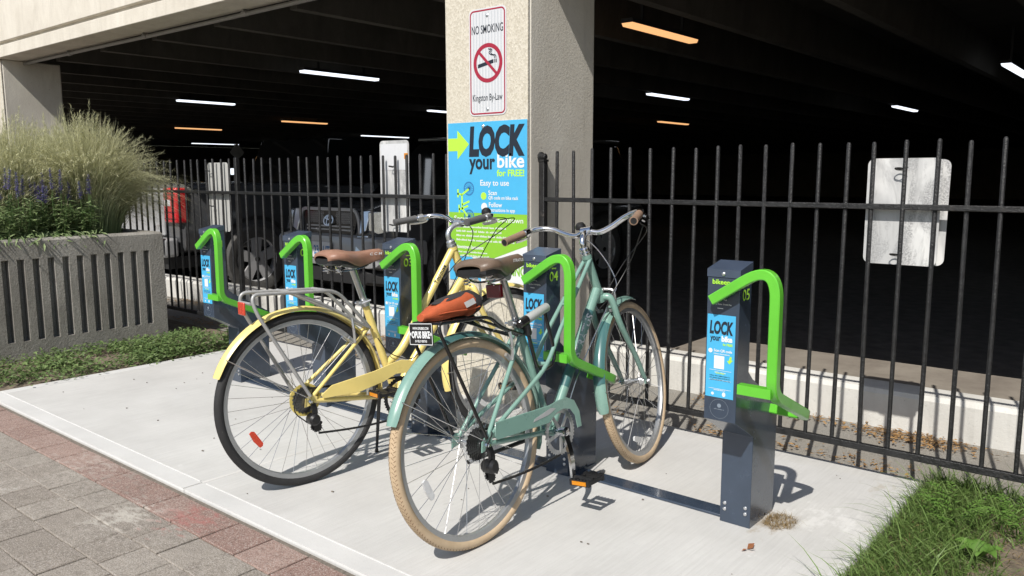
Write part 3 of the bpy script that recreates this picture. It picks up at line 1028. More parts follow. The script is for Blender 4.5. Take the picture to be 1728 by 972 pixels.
def build_pillar_signs():
    # NO SMOKING
    r = tag(empty('no_smoking_sign', (-1.667, 0.797, 1.815)), 'white no smoking sign with red border fixed high on the pillar', 'sign')
    w, h = 0.256, 0.545
    m = MB()
    m.prism(sign_panel(w, h, 0.03), (0, 0.0025, 0))
    m.build('panel', ['sign_white'], r, sharp=30)
    sp = MB()
    for i in range(10):
        xx = -w / 2 + 0.028 + i * (w - 0.056) / 9.5
        sp.poly((0, -0.0004, 0), X3, Z3, [(xx, -h / 2 + 0.02), (xx + 0.008, -h / 2 + 0.02), (xx + 0.008, h / 2 - 0.02), (xx, h / 2 - 0.02)])
    sp.build('sheeting', ['sheeting'], r, sharp=0, kind='stuff')
    b = MB()
    out, inn = sign_panel(w - 0.014, h - 0.014, 0.026), sign_panel(w - 0.029, h - 0.029, 0.0195)
    n = len(out)
    b.add([(x, -0.0008, z) for x, _, z in out] + [(x, -0.0008, z) for x, _, z in inn], [(i, (i + 1) % n, n + (i + 1) % n, n + i) for i in range(n)])
    b.disc((0.003, -0.0009, -0.005), X3, Z3, 0.1, n=40, r0=0.079)
    b.build('red_border', ['sign_red'], r, sharp=0)
    o = (0, -0.0009, 0)
    k = MB()
    k.text('NO SMOKING', (-0.108, -0.0009, 0.145), X3, Z3, 0.216, 0.043, bold=0.008)
    k.text('Kingston By-Law', (-0.104, -0.0009, -0.208), X3, Z3, 0.206, 0.046, bold=0.006)
    k.poly(o, X3, Z3, [(-0.066, -0.028), (0.042, -0.008), (0.042, 0.011), (-0.066, -0.009)])
    for a in (0.048, 0.058):
        k.poly(o, X3, Z3, [(a, -0.008), (a + 0.006, -0.007), (a + 0.006, 0.012), (a, 0.011)])
    for dx in (0, 0.011):
        pts = [(0.049 + dx, 0.016), (0.045 + dx, 0.03), (0.025 + dx, 0.034), (0.012 + dx, 0.046), (0.022 + dx, 0.058), (0.006 + dx, 0.066), (0.0 + dx * 2, 0.054), (0.008 + dx, 0.04)]
        pts = [(p.x, p.y) for p in spline([V((a, b_, 0)) for a, b_ in pts[:6]], 4)]
        for p, q in zip(pts, pts[1:]):
            k.line(o, X3, Z3, p, q, 0.005)
    k.build('lettering', ['ink'], r, sharp=0, kind='stuff')
    b = MB()
    b.line((0.003, -0.0016, -0.005), X3, Z3, (-0.061, 0.058), (0.061, -0.058), 0.015)
    b.build('red_bar', ['sign_red'], r, sharp=0)
    for z in (0.235, -0.24):
        s = MB()
        s.lathe((0, 0, z), (0, -1, 0), [(0.009, -0.001), (0.009, 0.003), (0.005, 0.006)], 10)
        s.build('bolt', ['bolt'], r)

    # LOCK your bike poster
    x0, x1, z0, z1 = -1.957, -1.402, 0.655, 1.512
    r = tag(empty('bike_parking_poster', ((x0 + x1) / 2, 0.797, (z0 + z1) / 2)), 'blue and lime poster reading LOCK your bike on the pillar', 'poster')
    W, H = x1 - x0, z1 - z0
    m = MB()
    m.box((-W / 2, 0.0, -H / 2), (W / 2, 0.0028, H / 2))
    m.build('board', ['white_print'], r)
    p = MB()
    o = V((-W / 2, -0.0008, -H / 2))
    zs = 0.376                      # where blue meets green
    p.poly(o, X3, Z3, [(0, zs), (W, zs), (W, H), (0, H)])
    p.build('blue_field', ['sky_print'], r, sharp=0)
    p = MB()
    p.poly(o, X3, Z3, [(0, 0.135), (W * 0.58, 0.135), (W, zs - 0.16), (W, zs - 0.0005), (0, zs - 0.0005)])
    p.build('green_field', ['lime_panel'], r, sharp=0)
    p = MB()
    p.poly(o, X3, Z3, [(0, 0.0), (W * 0.42, 0.0), (W * 0.42, 0.10), (W * 0.3, 0.1345), (0, 0.1345)])
    p.build('blue_corner', ['sky_print'], r, sharp=0)
    o2 = o + V((0, -0.0008, 0))
    k = MB()
    k.text('LOCK', o2 + V((0.155, 0, H - 0.185)), X3, Z3, 0.385, 0.165, 0, 0.055, 0.1)
    k.text('your', o2 + V((0.155, 0, H - 0.275)), X3, Z3, 0.185, 0.082, 0, 0.03)
    k.build('lettering', ['ink'], r, sharp=0, kind='stuff')
    k = MB()
    k.text('bike', o2 + V((0.355, 0, H - 0.243)), X3, Z3, 0.182, 0.075, 0, 0.022)
    k.text('Easy to use', o2 + V((0.235, 0, H - 0.345)), X3, Z3, 0.2, 0.04, 0, 0.015)
    k.text('Scan', o2 + V((0.292, 0, H - 0.385)), X3, Z3, None, 0.025, 0, 0.02)
    k.text('QR code on bike rack', o2 + V((0.292, 0, H - 0.411)), X3, Z3, 0.205, 0.022, 0, 0.02)
    k.text('Follow', o2 + V((0.295, 0, H - 0.448)), X3, Z3, None, 0.025, 0, 0.02)
    k.text('instructions in app', o2 + V((0.295, 0, H - 0.478)), X3, Z3, 0.18, 0.023, 0, 0.02)
    k.disc(o2 + V((0.262, 0, H - 0.448)), X3, Z3, 0.022)
    k.text('Secure parking downtown', o2 + V((0.04, 0, zs - 0.055)), X3, Z3, 0.49, 0.036, 0, 0.012)
    for i in range(4):
        k.tiny_print(o2 + V((0.055, 0, zs - 0.083 - 0.024 * i)), X3, Z3, (0.36, 0.33, 0.36, 0.42)[i], 0.0105, 10 + i)
    k.text('downtown locations:', o2 + V((0.055, 0, zs - 0.198)), X3, Z3, 0.2, 0.02, 0, 0.03)
    for i in range(2):
        k.tiny_print(o2 + V((0.055, 0, zs - 0.22 - 0.02 * i)), X3, Z3, 0.24, 0.009, 20 + i)
    k.build('white_lettering', ['white_print'], r, sharp=0, kind='stuff')
    k = MB()
    k.text('for FREE!', o2 + V((0.352, 0, H - 0.287)), X3, Z3, 0.185, 0.036, 0, 0.03)
    a = o2
    k.poly(a, X3, Z3, [(0.0, H - 0.15), (0.07, H - 0.15), (0.07, H - 0.195), (0.155, H - 0.115), (0.07, H - 0.04), (0.07, H - 0.082), (0.0, H - 0.082)])
    k.disc(o2 + V((0.258, 0, H - 0.39)), X3, Z3, 0.02)
    # outline of a little bicycle standing on its back wheel
    ic = o2 + V((0.155, 0, H - 0.44))
    for q in (((-0.015, -0.06), (-0.055, -0.02)), ((-0.055, -0.02), (-0.055, 0.055)), ((-0.055, 0.055), (-0.005, 0.085)), ((-0.055, 0.0), (0.0, 0.02)), ((-0.055, -0.02), (-0.01, -0.005)), ((-0.055, 0.055), (-0.09, 0.06)), ((-0.085, 0.04), (-0.085, 0.085)), ((-0.055, -0.02), (-0.08, -0.025)), ((-0.075, -0.045), (-0.078, 0.0))):
        k.line(ic, X3, Z3, q[0], q[1], 0.011)
    k.build('lime_lettering', ['lime_print'], r, sharp=0, kind='stuff')
    k = MB()
    for cz in (-0.062, 0.088):
        k.disc(ic + V((-0.004, 0.0004, cz)), X3, Z3, 0.038, n=24, r0=0.031)
        for i in range(8):
            an = pi * i / 8
            k.line(ic + V((-0.004, 0.0003, cz)), X3, Z3, (-0.03 * cos(an), -0.03 * sin(an)), (0.03 * cos(an), 0.03 * sin(an)), 0.003)
    k.build('wheel_print', ['deep_blue_print'], r, sharp=0)
    k = MB()
    k.text('VING', o2 + V((0.425, 0, 0.052)), X3, Z3, 0.118, 0.055, 0, 0.03)
    k.build('green_lettering', ['lime_panel'], r, sharp=0, kind='stuff')
    s = MB()
    s.lathe((-0.02, 0, H / 2 - 0.025), (0, -1, 0), [(0.01, -0.001), (0.01, 0.004), (0.006, 0.007)], 10)
    s.build('bolt', ['bolt'], r)

# ---------------------------------------------------------------- bike docks
DOCK_X = {5: 0.0, 4: -0.784, 3: -1.605, 2: -2.375, 1: -3.2}
DOCK_NOTE = {5: 'standing empty beside the grass patch', 4: 'its arm closed over the green bicycle', 3: 'behind the yellow bicycle', 2: 'before the dark off-road car', 1: 'standing nearest the concrete planter'}


def build_docks():
    w = 0.113

    def body():
        m = MB()
        m.prism([(0, 0, 0.418), (0, 0, 0.900), (0, 0.090, 0.921), (0, 0.094, 0.575), (0, 0.128, 0.545), (0, 0.36, 0.412), (0, 0.355, 0.0), (0, 0.30, 0.0), (0, 0.285, 0.018), (0, 0.268, 0.0), (0, 0.152, 0.0), (0, 0.152, 0.333)], (w, 0, 0))
        return m.mesh('housing', ['dock_paint'], 8)
    M_body = body()
    c = MB()
    c.prism([(-0.0015, -0.0025, 0.9005), (-0.0015, -0.0025, 0.926), (-0.0015, 0.0935, 0.948), (-0.0015, 0.0935, 0.9215), (-0.0015, 0.09, 0.9215)], (w + 0.003, 0, 0))
    M_cap = c.mesh('cap', ['dock_cap'], 20)
    s = MB()
    s.box((w / 2 - 0.018, -0.0026, 0.87 - 0.8), (w / 2 + 0.018, -0.001, 0.9 - 0.8))
    a = MB()
    path = fillet([(0.033, -0.030, 0.828), (0.246, -0.030, 0.968), (0.246, -0.030, 0.545), (0.25, 0.292, 0.402), (0.112, 0.302, 0.402)], [0, 0.15, 0.05, 0.055, 0], 12)
    h = 0.0165
    e = 0.003
    prof = [(-h + e, -h), (h - e, -h), (h, -h + e), (h, h - e), (h - e, h), (-h + e, h), (-h, h - e), (-h, -h + e)]
    a.sweep(path, prof, up=(0, 1, 0))
    M_arm = a.mesh('arm', ['lime'], 30)
    a = MB()
    a.box((0.135, -0.046, 0.533), (0.2455, -0.014, 0.5645))
    M_brk = a.mesh('latch', ['lime'], 30)
    b = MB()
    b.lathe((0, 0, 0), (0, -1, 0), [(0.0065, -0.001), (0.0065, 0.003), (0.004, 0.0045)], 10)
    M_bolt = b.mesh('bolt', ['bolt'], 30)
    # print on the front
    st = MB()
    st.poly((0.004, -0.0012, 0.497), X3, Z3, [(0, 0), (0.099, 0), (0.099, 0.279), (0, 0.279)])
    M_st = st.mesh('sticker', ['sky_print'], 0)
    o = V((0.004, -0.002, 0.497))
    ik = MB()
    ik.text('LOCK', o + V((0.009, 0, 0.213)), X3, Z3, 0.082, 0.046, 0, 0.045, 0.1)
    ik.text('your', o + V((0.012, 0, 0.185)), X3, Z3, 0.036, 0.021, 0, 0.03)
    for i in range(3):
        ik.tiny_print(o + V((0.014, 0, 0.072 - 0.007 * i)), X3, Z3, 0.072, 0.0034, i)
    M_ink = ik.mesh('lettering', ['ink'], 0)
    wp = MB()
    wp.text('bike', o + V((0.052, 0, 0.190)), X3, Z3, 0.038, 0.02, 0, 0.05)
    wp.text('Scan QR code', o + V((0.026, 0, 0.153)), X3, Z3, 0.064, 0.011, 0, 0.03)
    wp.text('follow instructions', o + V((0.026, 0, 0.146)), X3, Z3, 0.056, 0.0048, 0, 0.02)
    wp.disc(o + V((0.014, 0, 0.157)), X3, Z3, 0.0075)
    wp.poly(o, X3, Z3, [(0.028, 0.098), (0.064, 0.098), (0.064, 0.142), (0.028, 0.142)])
    for z in (0.096, 0.063, 0.033):
        wp.poly(o, X3, Z3, [(0.012, z - 0.004), (0.09, z - 0.004), (0.09, z - 0.0028), (0.012, z - 0.0028)])
    wp.tiny_print(o + V((0.032, 0, 0.0835)), X3, Z3, 0.042, 0.004, 5)
    wp.tiny_print(o + V((0.03, 0, 0.024)), X3, Z3, 0.042, 0.004, 6)
    wp.disc(o + V((0.026, 0, 0.012)), X3, Z3, 0.005)
    wp.disc(o + V((0.066, 0, 0.013)), X3, Z3, 0.006, squash=1.3)
    wp.poly((0.038, -0.002, 0.7965), X3, Z3, [(0, 0), (0.02, 0), (0.02, 0.0022), (0, 0.0022)])
    wp.text('bikeep', (0.044, -0.002, 0.823), X3, Z3, 0.026, 0.0075, 0, 0.0)
    wp.text('App Store  Google Play', (0.027, -0.002, 0.808), X3, Z3, 0.06, 0.006, 0, 0.02)
    M_wp = wp.mesh('white_lettering', ['white_print'], 0)
    gp = MB()
    gp.disc((0.055, -0.0015, 0.459), X3, Z3, 0.033, n=32, r0=0.0322)
    gp.disc((0.055, -0.0015, 0.47), X3, Z3, 0.007)
    gp.tiny_print((0.037, -0.0015, 0.456), X3, Z3, 0.036, 0.0035, 7)
    M_gp = gp.mesh('grey_mark', ['grey_print'], 0)
    lp = MB()
    lp.text('for FREE!', o + V((0.057, 0, 0.177)), X3, Z3, 0.034, 0.0085, 0, 0.04)
    lp.text('bikeep', (0.018, -0.002, 0.872), X3, Z3, 0.062, 0.021, 0, 0.02)
    lp.text('bikeep', o + V((0.036, 0, 0.082 - 0.003)), X3, Z3, 0.03, 0.008, 0, 0.02)
    lp.poly(o, X3, Z3, [(0.082, 0.118), (0.094, 0.132), (0.088, 0.132), (0.09, 0.142), (0.084, 0.144), (0.08, 0.13), (0.074, 0.128)])
    M_lp = lp.mesh('lime_lettering', ['lime_print'], 0)
    for num, x in DOCK_X.items():
        r = tag(empty('bike_dock', (x, 0, 0)), 'charcoal bike dock numbered %02d with a green arm, %s' % (num, DOCK_NOTE[num]), 'bike dock', 'bike docks in a row')
        link('housing', M_body, r)
        for o_, md in ((r.children[0], 0.0015),):
            bv = o_.modifiers.new('edge', 'BEVEL')
            bv.width = md
            bv.segments = 2
            bv.limit_method = 'ANGLE'
        link('cap', M_cap, r)
        ar = link('arm', M_arm, r)
        link('latch', M_brk, ar)
        stk = link('sticker', M_st, r)
        for nm_, me_ in (('lettering', M_ink), ('white_lettering', M_wp), ('lime_lettering', M_lp)):
            link(nm_, me_, stk)['kind'] = 'stuff'
        link('grey_mark', M_gp, r)
        for bx, by, bz in ((0.018, 0.152, 0.072), (0.018, 0.152, 0.05), (0.095, 0.152, 0.072), (0.095, 0.152, 0.05), (w / 2, -0.0025, 0.912)):
            q = link('bolt', M_bolt, r)
            q.location = (bx, by, bz)
        n = MB()
        n.text('%02d' % num, (w + 0.0012, 0.020, 0.824), Y3, Z3, 0.054, 0.038, 0, 0.012)
        n.text('bikeep', (w + 0.0012, 0.034, 0.869), Y3, Z3, 0.028, 0.009, 0, 0.02)
        n.build('number', ['lime_print'], r, sharp=0)
    # flat rails joining the docks
    names = {(1, 2): '01 and 02', (2, 3): '02 and 03', (3, 4): '03 and 04', (4, 5): '04 and 05'}
    for (a_, b_), t in names.items():
        m = MB()
        m.box((0, 0, 0), (DOCK_X[b_] - DOCK_X[a_] - w - 0.004, 0.078, 0.010))
        k = m.build('mounting_rail', ['dock_paint'], None, bevel=0.002, loc=(DOCK_X[a_] + w + 0.002, 0.178, 0.0005))
        tag(k, 'flat charcoal steel rail on the slab between the docks numbered %s' % t, 'rail', 'rails between the docks')


# ---------------------------------------------------------------- bicycles
WR = 0.35                                    # tyre radius


def arc(c, R, a0, a1, n=40):
    """points in the bike's own plane (x lateral, y forward, z up); c = (y, z)"""
    return [V((0, c[0] + R * cos(radians(a0 + (a1 - a0) * i / n)), c[1] + R * sin(radians(a0 + (a1 - a0) * i / n)))) for i in range(n + 1)]


def wheel(parent, c, S, rear, steer=None, refl=None, phase=0.0):
    """rim with hub, spokes, tyre; c = (y, z) of the axle"""
    ctr = V((0, c[0], c[1]))

    def put(m, name, mats, par, **kw):
        o = m.build(name, mats, par, **kw)
        return o
    tr = 0.0185
    m = MB()
    m.torus(ctr, X3, 0.311, [(-0.012, 0.0), (-0.009, 0.010), (0.008, 0.0125), (0.009, 0.0105), (0.006, 0.0), (0.009, -0.0105), (0.008, -0.0125), (-0.009, -0.010)], 72)
    m.lathe(ctr, X3, [(0.006, -0.058), (0.008, -0.05), (0.02, -0.036), (0.02, -0.033), (0.012, -0.03), (0.011, 0.0), (0.012, 0.024), (0.02, 0.027), (0.02, 0.03), (0.008, 0.05), (0.006, 0.06)], 16, 1)
    wh = put(m, 'wheel', ['rim_alloy', 'alloy'], parent, sharp=40)
    t = MB()
    prof = [(tr * cos(a), tr * sin(a)) for a in [2 * pi * i / 14 for i in range(14)]]
    t.torus(ctr, X3, WR - tr, prof, 96)
    ty = put(t, 'tyre', [S['tyre']], wh, sharp=60)
    if S['tyre'] == 'tyre_tan':
        k = MB()
        n = 150
        for i in range(n):
            a0 = 2 * pi * i / n
            for sgn in (-1, 1):
                for q0, q1, da in ((0.15, 0.5, 0.6), (0.5, 0.78, -0.35)):
                    pts = []
                    for q, dd in ((q0, 0), (q1, da)):
                        al = a0 + dd * 2 * pi / n
                        rr = WR - tr + (tr + 0.0004) * cos(q * 1.25)
                        pts.append(ctr + V((sgn * (tr + 0.0004) * sin(q * 1.25), rr * cos(al), rr * sin(al))))
                    d = (pts[1] - pts[0]).normalized()
                    nr = (pts[0] - ctr).normalized()
                    sd = d.cross(nr) * 0.0011
                    k.add([pts[0] - sd, pts[0] + sd, pts[1] + sd, pts[1] - sd], [(0, 1, 2, 3)])
        put(k, 'tread', ['tread_line'], ty, sharp=0, kind='stuff')
    s = MB()
    n = 36
    for i in range(n):
        side = 1 if i % 2 else -1
        a = 2 * pi * (i + phase) / n
        cr = 0.42 if (i // 2) % 2 else -0.42
        h = ctr + V((side * 0.03, 0.019 * cos(a + cr * 2.2), 0.019 * sin(a + cr * 2.2)))
        e = ctr + V((side * 0.003, 0.302 * cos(a), 0.302 * sin(a)))
        s.tube([h, e], 0.00105, 5, cap=False)
    put(s, 'spokes', ['spoke'], wh, sharp=60, kind='stuff')
    if refl:
        ang, matn, R = refl
        k = MB()
        d = V((0, cos(radians(ang)), sin(radians(ang))))
        tn = V((0, -d.z, d.y))
        cc = ctr + d * R + V((0.012, 0, 0))
        pts = [cc + tn * a + d * b for a, b in ((-0.038, -0.004), (-0.03, -0.012), (0.03, -0.012), (0.038, -0.004), (0.036, 0.008), (0.0, 0.013), (-0.036, 0.008))]
        k.prism(pts, (-0.007, 0, 0))
        put(k, 'reflector', [matn], wh)
    if rear:
        k = MB()
        for i, rad in enumerate((0.054, 0.048, 0.042, 0.037, 0.032, 0.027)):
            nn = 22
            ring = []
            for j in range(nn * 2):
                rr = rad + (0.003 if j % 2 else -0.003)
                ring.append(ctr + V((0.033 + i * 0.0048, rr * cos(pi * j / nn), rr * sin(pi * j / nn))))
            k.prism(ring, (0.0018, 0, 0))
        k.lathe(ctr, X3, [(0.024, 0.033), (0.02, 0.062)], 16)
        put(k, 'cassette', ['sprocket'], wh, sharp=20)
        k = MB()
        k.lathe(ctr, X3, [(0.02, 0.0318), (0.066, 0.0318), (0.066, 0.0328), (0.02, 0.0328)], 28)
        put(k, 'spoke_disc', [S['disc']], wh, sharp=30)
    return wh


def fender(parent, c, a0, a1, S, name='fender', Rf=None):
    Rf = Rf or WR + 0.022
    pr = []
    hw = 0.026
    for i in range(9):
        q = -1 + 2 * i / 8
        pr.append((hw * q, -0.016 * q * q))
    pr += [(x * 0.95, d - 0.0015) for x, d in reversed(pr)]
    n = 44
    vs, fs = [], []
    k = len(pr)
    for i in range(n + 1):
        a = radians(a0 + (a1 - a0) * i / n)
        tap = 1.0
        if i in (0, n):
            tap = 0.8
        for x, d in pr:
            vs.append(V((x * tap, c[0] + (Rf + d) * cos(a), c[1] + (Rf + d) * sin(a))))
    for i in range(n):
        for q in range(k):
            fs.append((i * k + q, i * k + (q + 1) % k, (i + 1) * k + (q + 1) % k, (i + 1) * k + q))
    fs += [tuple(range(k)), tuple(n * k + q for q in reversed(range(k)))]
    m = MB()
    m.add(vs, fs)
    return m.build(name, [S['paint']], parent, sharp=40)


def saddle(parent, y0, y1, z, matn, text, tilt=0.0, zr=0.0):
    """loft of cross sections from tail (y0) to nose (y1)"""
    secs = []
    for t, hw, top, depth in ((0.0, 0.058, -0.014, 0.02), (0.03, 0.077, -0.004, 0.028), (0.12, 0.088, 0.004, 0.034), (0.25, 0.087, 0.004, 0.040), (0.4, 0.066, -0.003, 0.05), (0.52, 0.044, -0.006, 0.056), (0.65, 0.029, -0.004, 0.052), (0.8, 0.023, 0.001, 0.046), (0.92, 0.021, 0.003, 0.04), (0.98, 0.016, -0.004, 0.03), (1.0, 0.009, -0.012, 0.015)):
        ring = []
        n = 16
        for i in range(n + 1):
            a = -1.0 + 2.0 * i / n
            ph = a * pi * 0.5 * 1.12
            ring.append(V((hw * sin(ph) / sin(pi * 0.56) if abs(a) < 1 else hw * (1 if a > 0 else -1), y0 + (y1 - y0) * t, z + top - depth * (1 - max(0, cos(ph)) ** 0.55) + tilt * (t - 0.5))))
        secs.append(ring)
    k = len(secs[0])
    m = MB()
    inner = [[V((p.x * 0.93, p.y, p.z - 0.006)) for p in r] for r in secs]
    vs = [p for r in secs for p in r] + [p for r in inner for p in r]
    off = len(secs) * k
    fs = []
    for i in range(len(secs) - 1):
        for q in range(k - 1):
            fs.append((i * k + q, i * k + q + 1, (i + 1) * k + q + 1, (i + 1) * k + q))
            fs.append((off + i * k + q, off + (i + 1) * k + q, off + (i + 1) * k + q + 1, off + i * k + q + 1))
        for q in (0, k - 1):
            fs.append((i * k + q, (i + 1) * k + q, off + (i + 1) * k + q, off + i * k + q))
    for i in (0, len(secs) - 1):
        for q in range(k - 1):
            fs.append((i * k + q, i * k + q + 1, off + i * k + q + 1, off + i * k + q))
    m.add(vs, fs)
    sd = m.build('saddle', [matn], parent, sharp=50)
    L = y1 - y0
    u = MB()
    hull = []
    for i, r in enumerate(secs[:8]):
        q0, q1 = r[0], r[-1]
        dz = (0.020, 0.028, 0.03, 0.026, 0.02, 0.012, 0.01, 0.008)[i]
        hull.append([V((q0.x * 0.955, q0.y + (0.004 if i == 0 else 0), q0.z + 0.002)), V((q0.x * 0.9, q0.y, q0.z - dz * 0.7)), V((q0.x * 0.55, q0.y + 0.004, q0.z - dz)), V((q1.x * 0.55, q1.y + 0.004, q1.z - dz)), V((q1.x * 0.9, q1.y, q1.z - dz * 0.7)), V((q1.x * 0.955, q1.y + (0.004 if i == 0 else 0), q1.z + 0.002))])
    u.add([p for h in hull for p in h], [(i * 6 + q, i * 6 + q + 1, (i + 1) * 6 + q + 1, (i + 1) * 6 + q) for i in range(7) for q in range(5)] + [tuple(range(6))])
    u.build('underside', ['black_part'], sd)
    rl = MB()
    for sx in (-1, 1):
        rl.tube(spline([(sx * 0.05, y0 + L * 0.12, z - 0.055), (sx * 0.03, y0 + L * 0.2, z - 0.078), (sx * 0.022, y0 + L * 0.45, z - 0.08), (sx * 0.02, y0 + L * 0.7, z - 0.065), (sx * 0.008, y0 + L * 0.85, z - 0.03)], 6), 0.0036, 6)
        rl.tube([(sx * 0.055 + 0.012 * cos(q * 1.1), y0 + L * 0.16 + 0.012 * sin(q * 1.1), z - 0.09 + q * 0.0019) for q in range(24)], 0.0024, 5)
    rl.build('saddle_rails', ['chrome'], sd)
    if text:
        tx = MB()
        tx.text(text, (0.0255, y0 + L * 0.72, z - 0.024 + tilt * 0.2), Y3, Z3, L * 0.2, 0.011, 0, 0.02, 0.1)
        for i, p in enumerate(tx.v):
            tx.v[i] = (p[0] + 0.0012, p[1], p[2])
        tx.build('lettering', ['white_print'], sd, sharp=0, kind='stuff')
    return sd


def steer_matrix(top, bot, ang):
    ax = (V(top) - V(bot)).normalized()
    return Matrix.Translation(V(bot)) @ Matrix.Rotation(ang, 4, ax) @ Matrix.Translation(-V(bot))


def pedal(parent, c, amber=True):
    m = MB()
    c = V(c)
    sx = 1 if c.x > 0 else -1
    m.box((c.x - 0.042, c.y - 0.05, c.z - 0.011), (c.x + 0.042, c.y - 0.036, c.z + 0.011))
    m.box((c.x - 0.042, c.y + 0.036, c.z - 0.011), (c.x + 0.042, c.y + 0.05, c.z + 0.011))
    m.box((c.x - 0.042, c.y - 0.0358, c.z - 0.006), (c.x - 0.03, c.y + 0.0358, c.z + 0.006))
    m.box((c.x + 0.03, c.y - 0.0358, c.z - 0.006), (c.x + 0.042, c.y + 0.0358, c.z + 0.006))
    m.tube([(c.x - sx * 0.055, c.y, c.z), (c.x + sx * 0.029, c.y, c.z)], 0.010, 8)
    for i in range(6):
        x = c.x - 0.036 + i * 0.0145
        for yy in (-0.0505, 0.0435):
            m.box((x, c.y + yy, c.z + 0.0112), (x + 0.006, c.y + yy + 0.007, c.z + 0.015))
    p = m.build('pedal', ['black_part'], parent)
    if amber:
        for yy in (-0.0525, 0.0503):
            r = MB()
            r.box((c.x - 0.03, c.y + yy, c.z - 0.007), (c.x + 0.03, c.y + yy + 0.0022, c.z + 0.007))
            r.build('reflector', ['amber'], p)
    return p


def bicycle(S):
    """S: a dict with the sizes, in the bike's plane (forward, up), and the materials"""
    x, y, head, lean = S['pose']
    f = V((sin(head), cos(head), 0))
    r_ = V((cos(head), -sin(head), 0))
    u = Z3 * cos(lean) + r_ * sin(lean)
    n_ = r_ * cos(lean) - Z3 * sin(lean)
    root = empty('bicycle', matrix=Matrix(((n_.x, f.x, u.x, x), (n_.y, f.y, u.y, y), (n_.z, f.z, u.z, 0), (0, 0, 0, 1))))
    tag(root, S['label'], 'bicycle')
    P = lambda q, lat=0.0: V((lat, q[0], q[1]))
    BB, ST, HT, HB = S['bb'], S['st'], S['ht'], S['hb']
    ax = (0.0, WR)
    fx = (S['L'], WR)
    paint = S['paint']
    # ---- frame
    m = MB()
    d = (P(HT) - P(HB)).normalized()
    m.tube([P(HB) - d * 0.006, P(HT) + d * 0.006], 0.0185, 16)
    for q in (P(HB), P(HT)):
        m.lathe(q, d, [(0.0212, -0.008), (0.0212, 0.008)], 16)
    for pts, rad, lat in S['tubes']:
        m.tube(spline([P(p, l) for p, l in zip(pts, lat)], 8) if len(pts) > 2 else [P(p, l) for p, l in zip(pts, lat)], rad, 14)
    m.tube([P(BB), P(ST)], 0.0165, 14)
    m.lathe(P(BB), X3, [(0.021, -0.035), (0.021, 0.035)], 16)
    for sx in (-1, 1):
        m.tube(spline([P((BB[0] - 0.02, BB[1] + 0.004), sx * 0.022), P((BB[0] - 0.12, BB[1] + 0.02), sx * 0.037), P((0.015, WR - 0.002), sx * 0.064)], 8), 0.0098, 10)
        m.tube([P((ST[0] + 0.012, ST[1] - S['stay']), sx * 0.014), P((0.012, WR + 0.01), sx * 0.064)], 0.0078, 10)
        m.prism([P((-0.02, WR - 0.022), sx * 0.066), P((0.03, WR - 0.012), sx * 0.066), P((0.035, WR + 0.014), sx * 0.066), P((0.005, WR + 0.026), sx * 0.066), P((-0.015, WR + 0.01), sx * 0.066)], (sx * 0.005, 0, 0))
    fr = m.build('frame', [paint], root, sharp=40)
    if S['decal']:
        body, o, w, h, matn, off = S['decal']
        a, b = P(o[0]), P(o[1])
        dd = (b - a).normalized()
        k = MB()
        uu = V((0, -dd.z, dd.y))
        if uu.z < 0:
            uu = -uu
        R = off
        vs, fs = text_geo(body, 0.02, 0.0)
        x0, x1 = min(p[0] for p in vs), max(p[0] for p in vs)
        y0, y1 = min(p[1] for p in vs), max(p[1] for p in vs)
        out = []
        for p in vs:
            ph = ((p[1] - (y0 + y1) / 2) / (y1 - y0)) * h / R + 0.45
            out.append(a + dd * (p[0] - x0) / (x1 - x0) * w + uu * (R + 0.0008) * sin(ph) + X3 * (R + 0.0008) * cos(ph))
        k.add(out, fs)
        k.build('lettering', [matn], fr, sharp=0, kind='stuff')
    for band in S['bands']:
        k = MB()
        k.tube([P(band[0]), P(band[1])], band[2], 14)
        k.build('colour_band', [band[3]], fr)
    # ---- seat
    m = MB()
    sp = S['saddle']
    m.tube([P(ST), P(S['sp_top'])], 0.0137, 12)
    m.lathe(P(S['sp_top']), X3, [(0.016, -0.03), (0.016, 0.03)], 12)
    pst = m.build('seat_post', ['alloy'], root)
    m = MB()
    dS = (P(ST) - P(BB)).normalized()
    m.lathe(P(ST), dS, [(0.0205, -0.014), (0.0205, 0.010)], 14)
    m.obox(P((ST[0] - 0.024, ST[1])), (0.012, 0, 0), (0, 0.008, 0), (0, 0, 0.009))
    m.tube([P((ST[0] - 0.026, ST[1]), -0.03), P((ST[0] - 0.026, ST[1]), 0.025)], 0.0042, 6)
    m.tube([P((ST[0] - 0.026, ST[1]), 0.025), P((ST[0] + 0.01, ST[1] + 0.012), 0.034)], 0.004, 6)
    m.build('seat_clamp', ['alloy'], pst)
    saddle(root, sp[0], sp[1], sp[2], S['saddle_mat'], S['saddle_text'], sp[3])
    # ---- rear wheel and fender
    wheel(root, ax, S, True, refl=S['refl_r'])
    fd = fender(root, ax, S['rf'][0], S['rf'][1], S)
    m = MB()
    for sx in (-1, 1):
        a = radians(S['rf'][0] - 12)
        q = P((cos(a) * (WR + 0.014), WR + sin(a) * (WR + 0.014)), sx * 0.027)
        m.tube([q, P((0.0, WR + 0.012), sx * 0.072)], 0.0018, 6)
        a = radians(S['rf'][0] - 40)
        q2 = P((cos(a) * (WR - 0.0), WR + sin(a) * (WR - 0.0)), sx * 0.027)
    m.build('fender_stay', ['spoke'], fd)
    for a_ in S.get('fender_band', []):
        k = fender(fd, ax, a_[0], a_[1], dict(paint=a_[2]), 'colour_band', WR + 0.0228)
    # ---- drivetrain
    m = MB()
    R = S['ring']
    ring = []
    nT = 42
    for j in range(nT * 2):
        rr = R + (0.0035 if j % 2 else -0.002)
        ring.append(P((BB[0] + rr * cos(pi * j / nT), BB[1] + rr * sin(pi * j / nT)), 0.046))
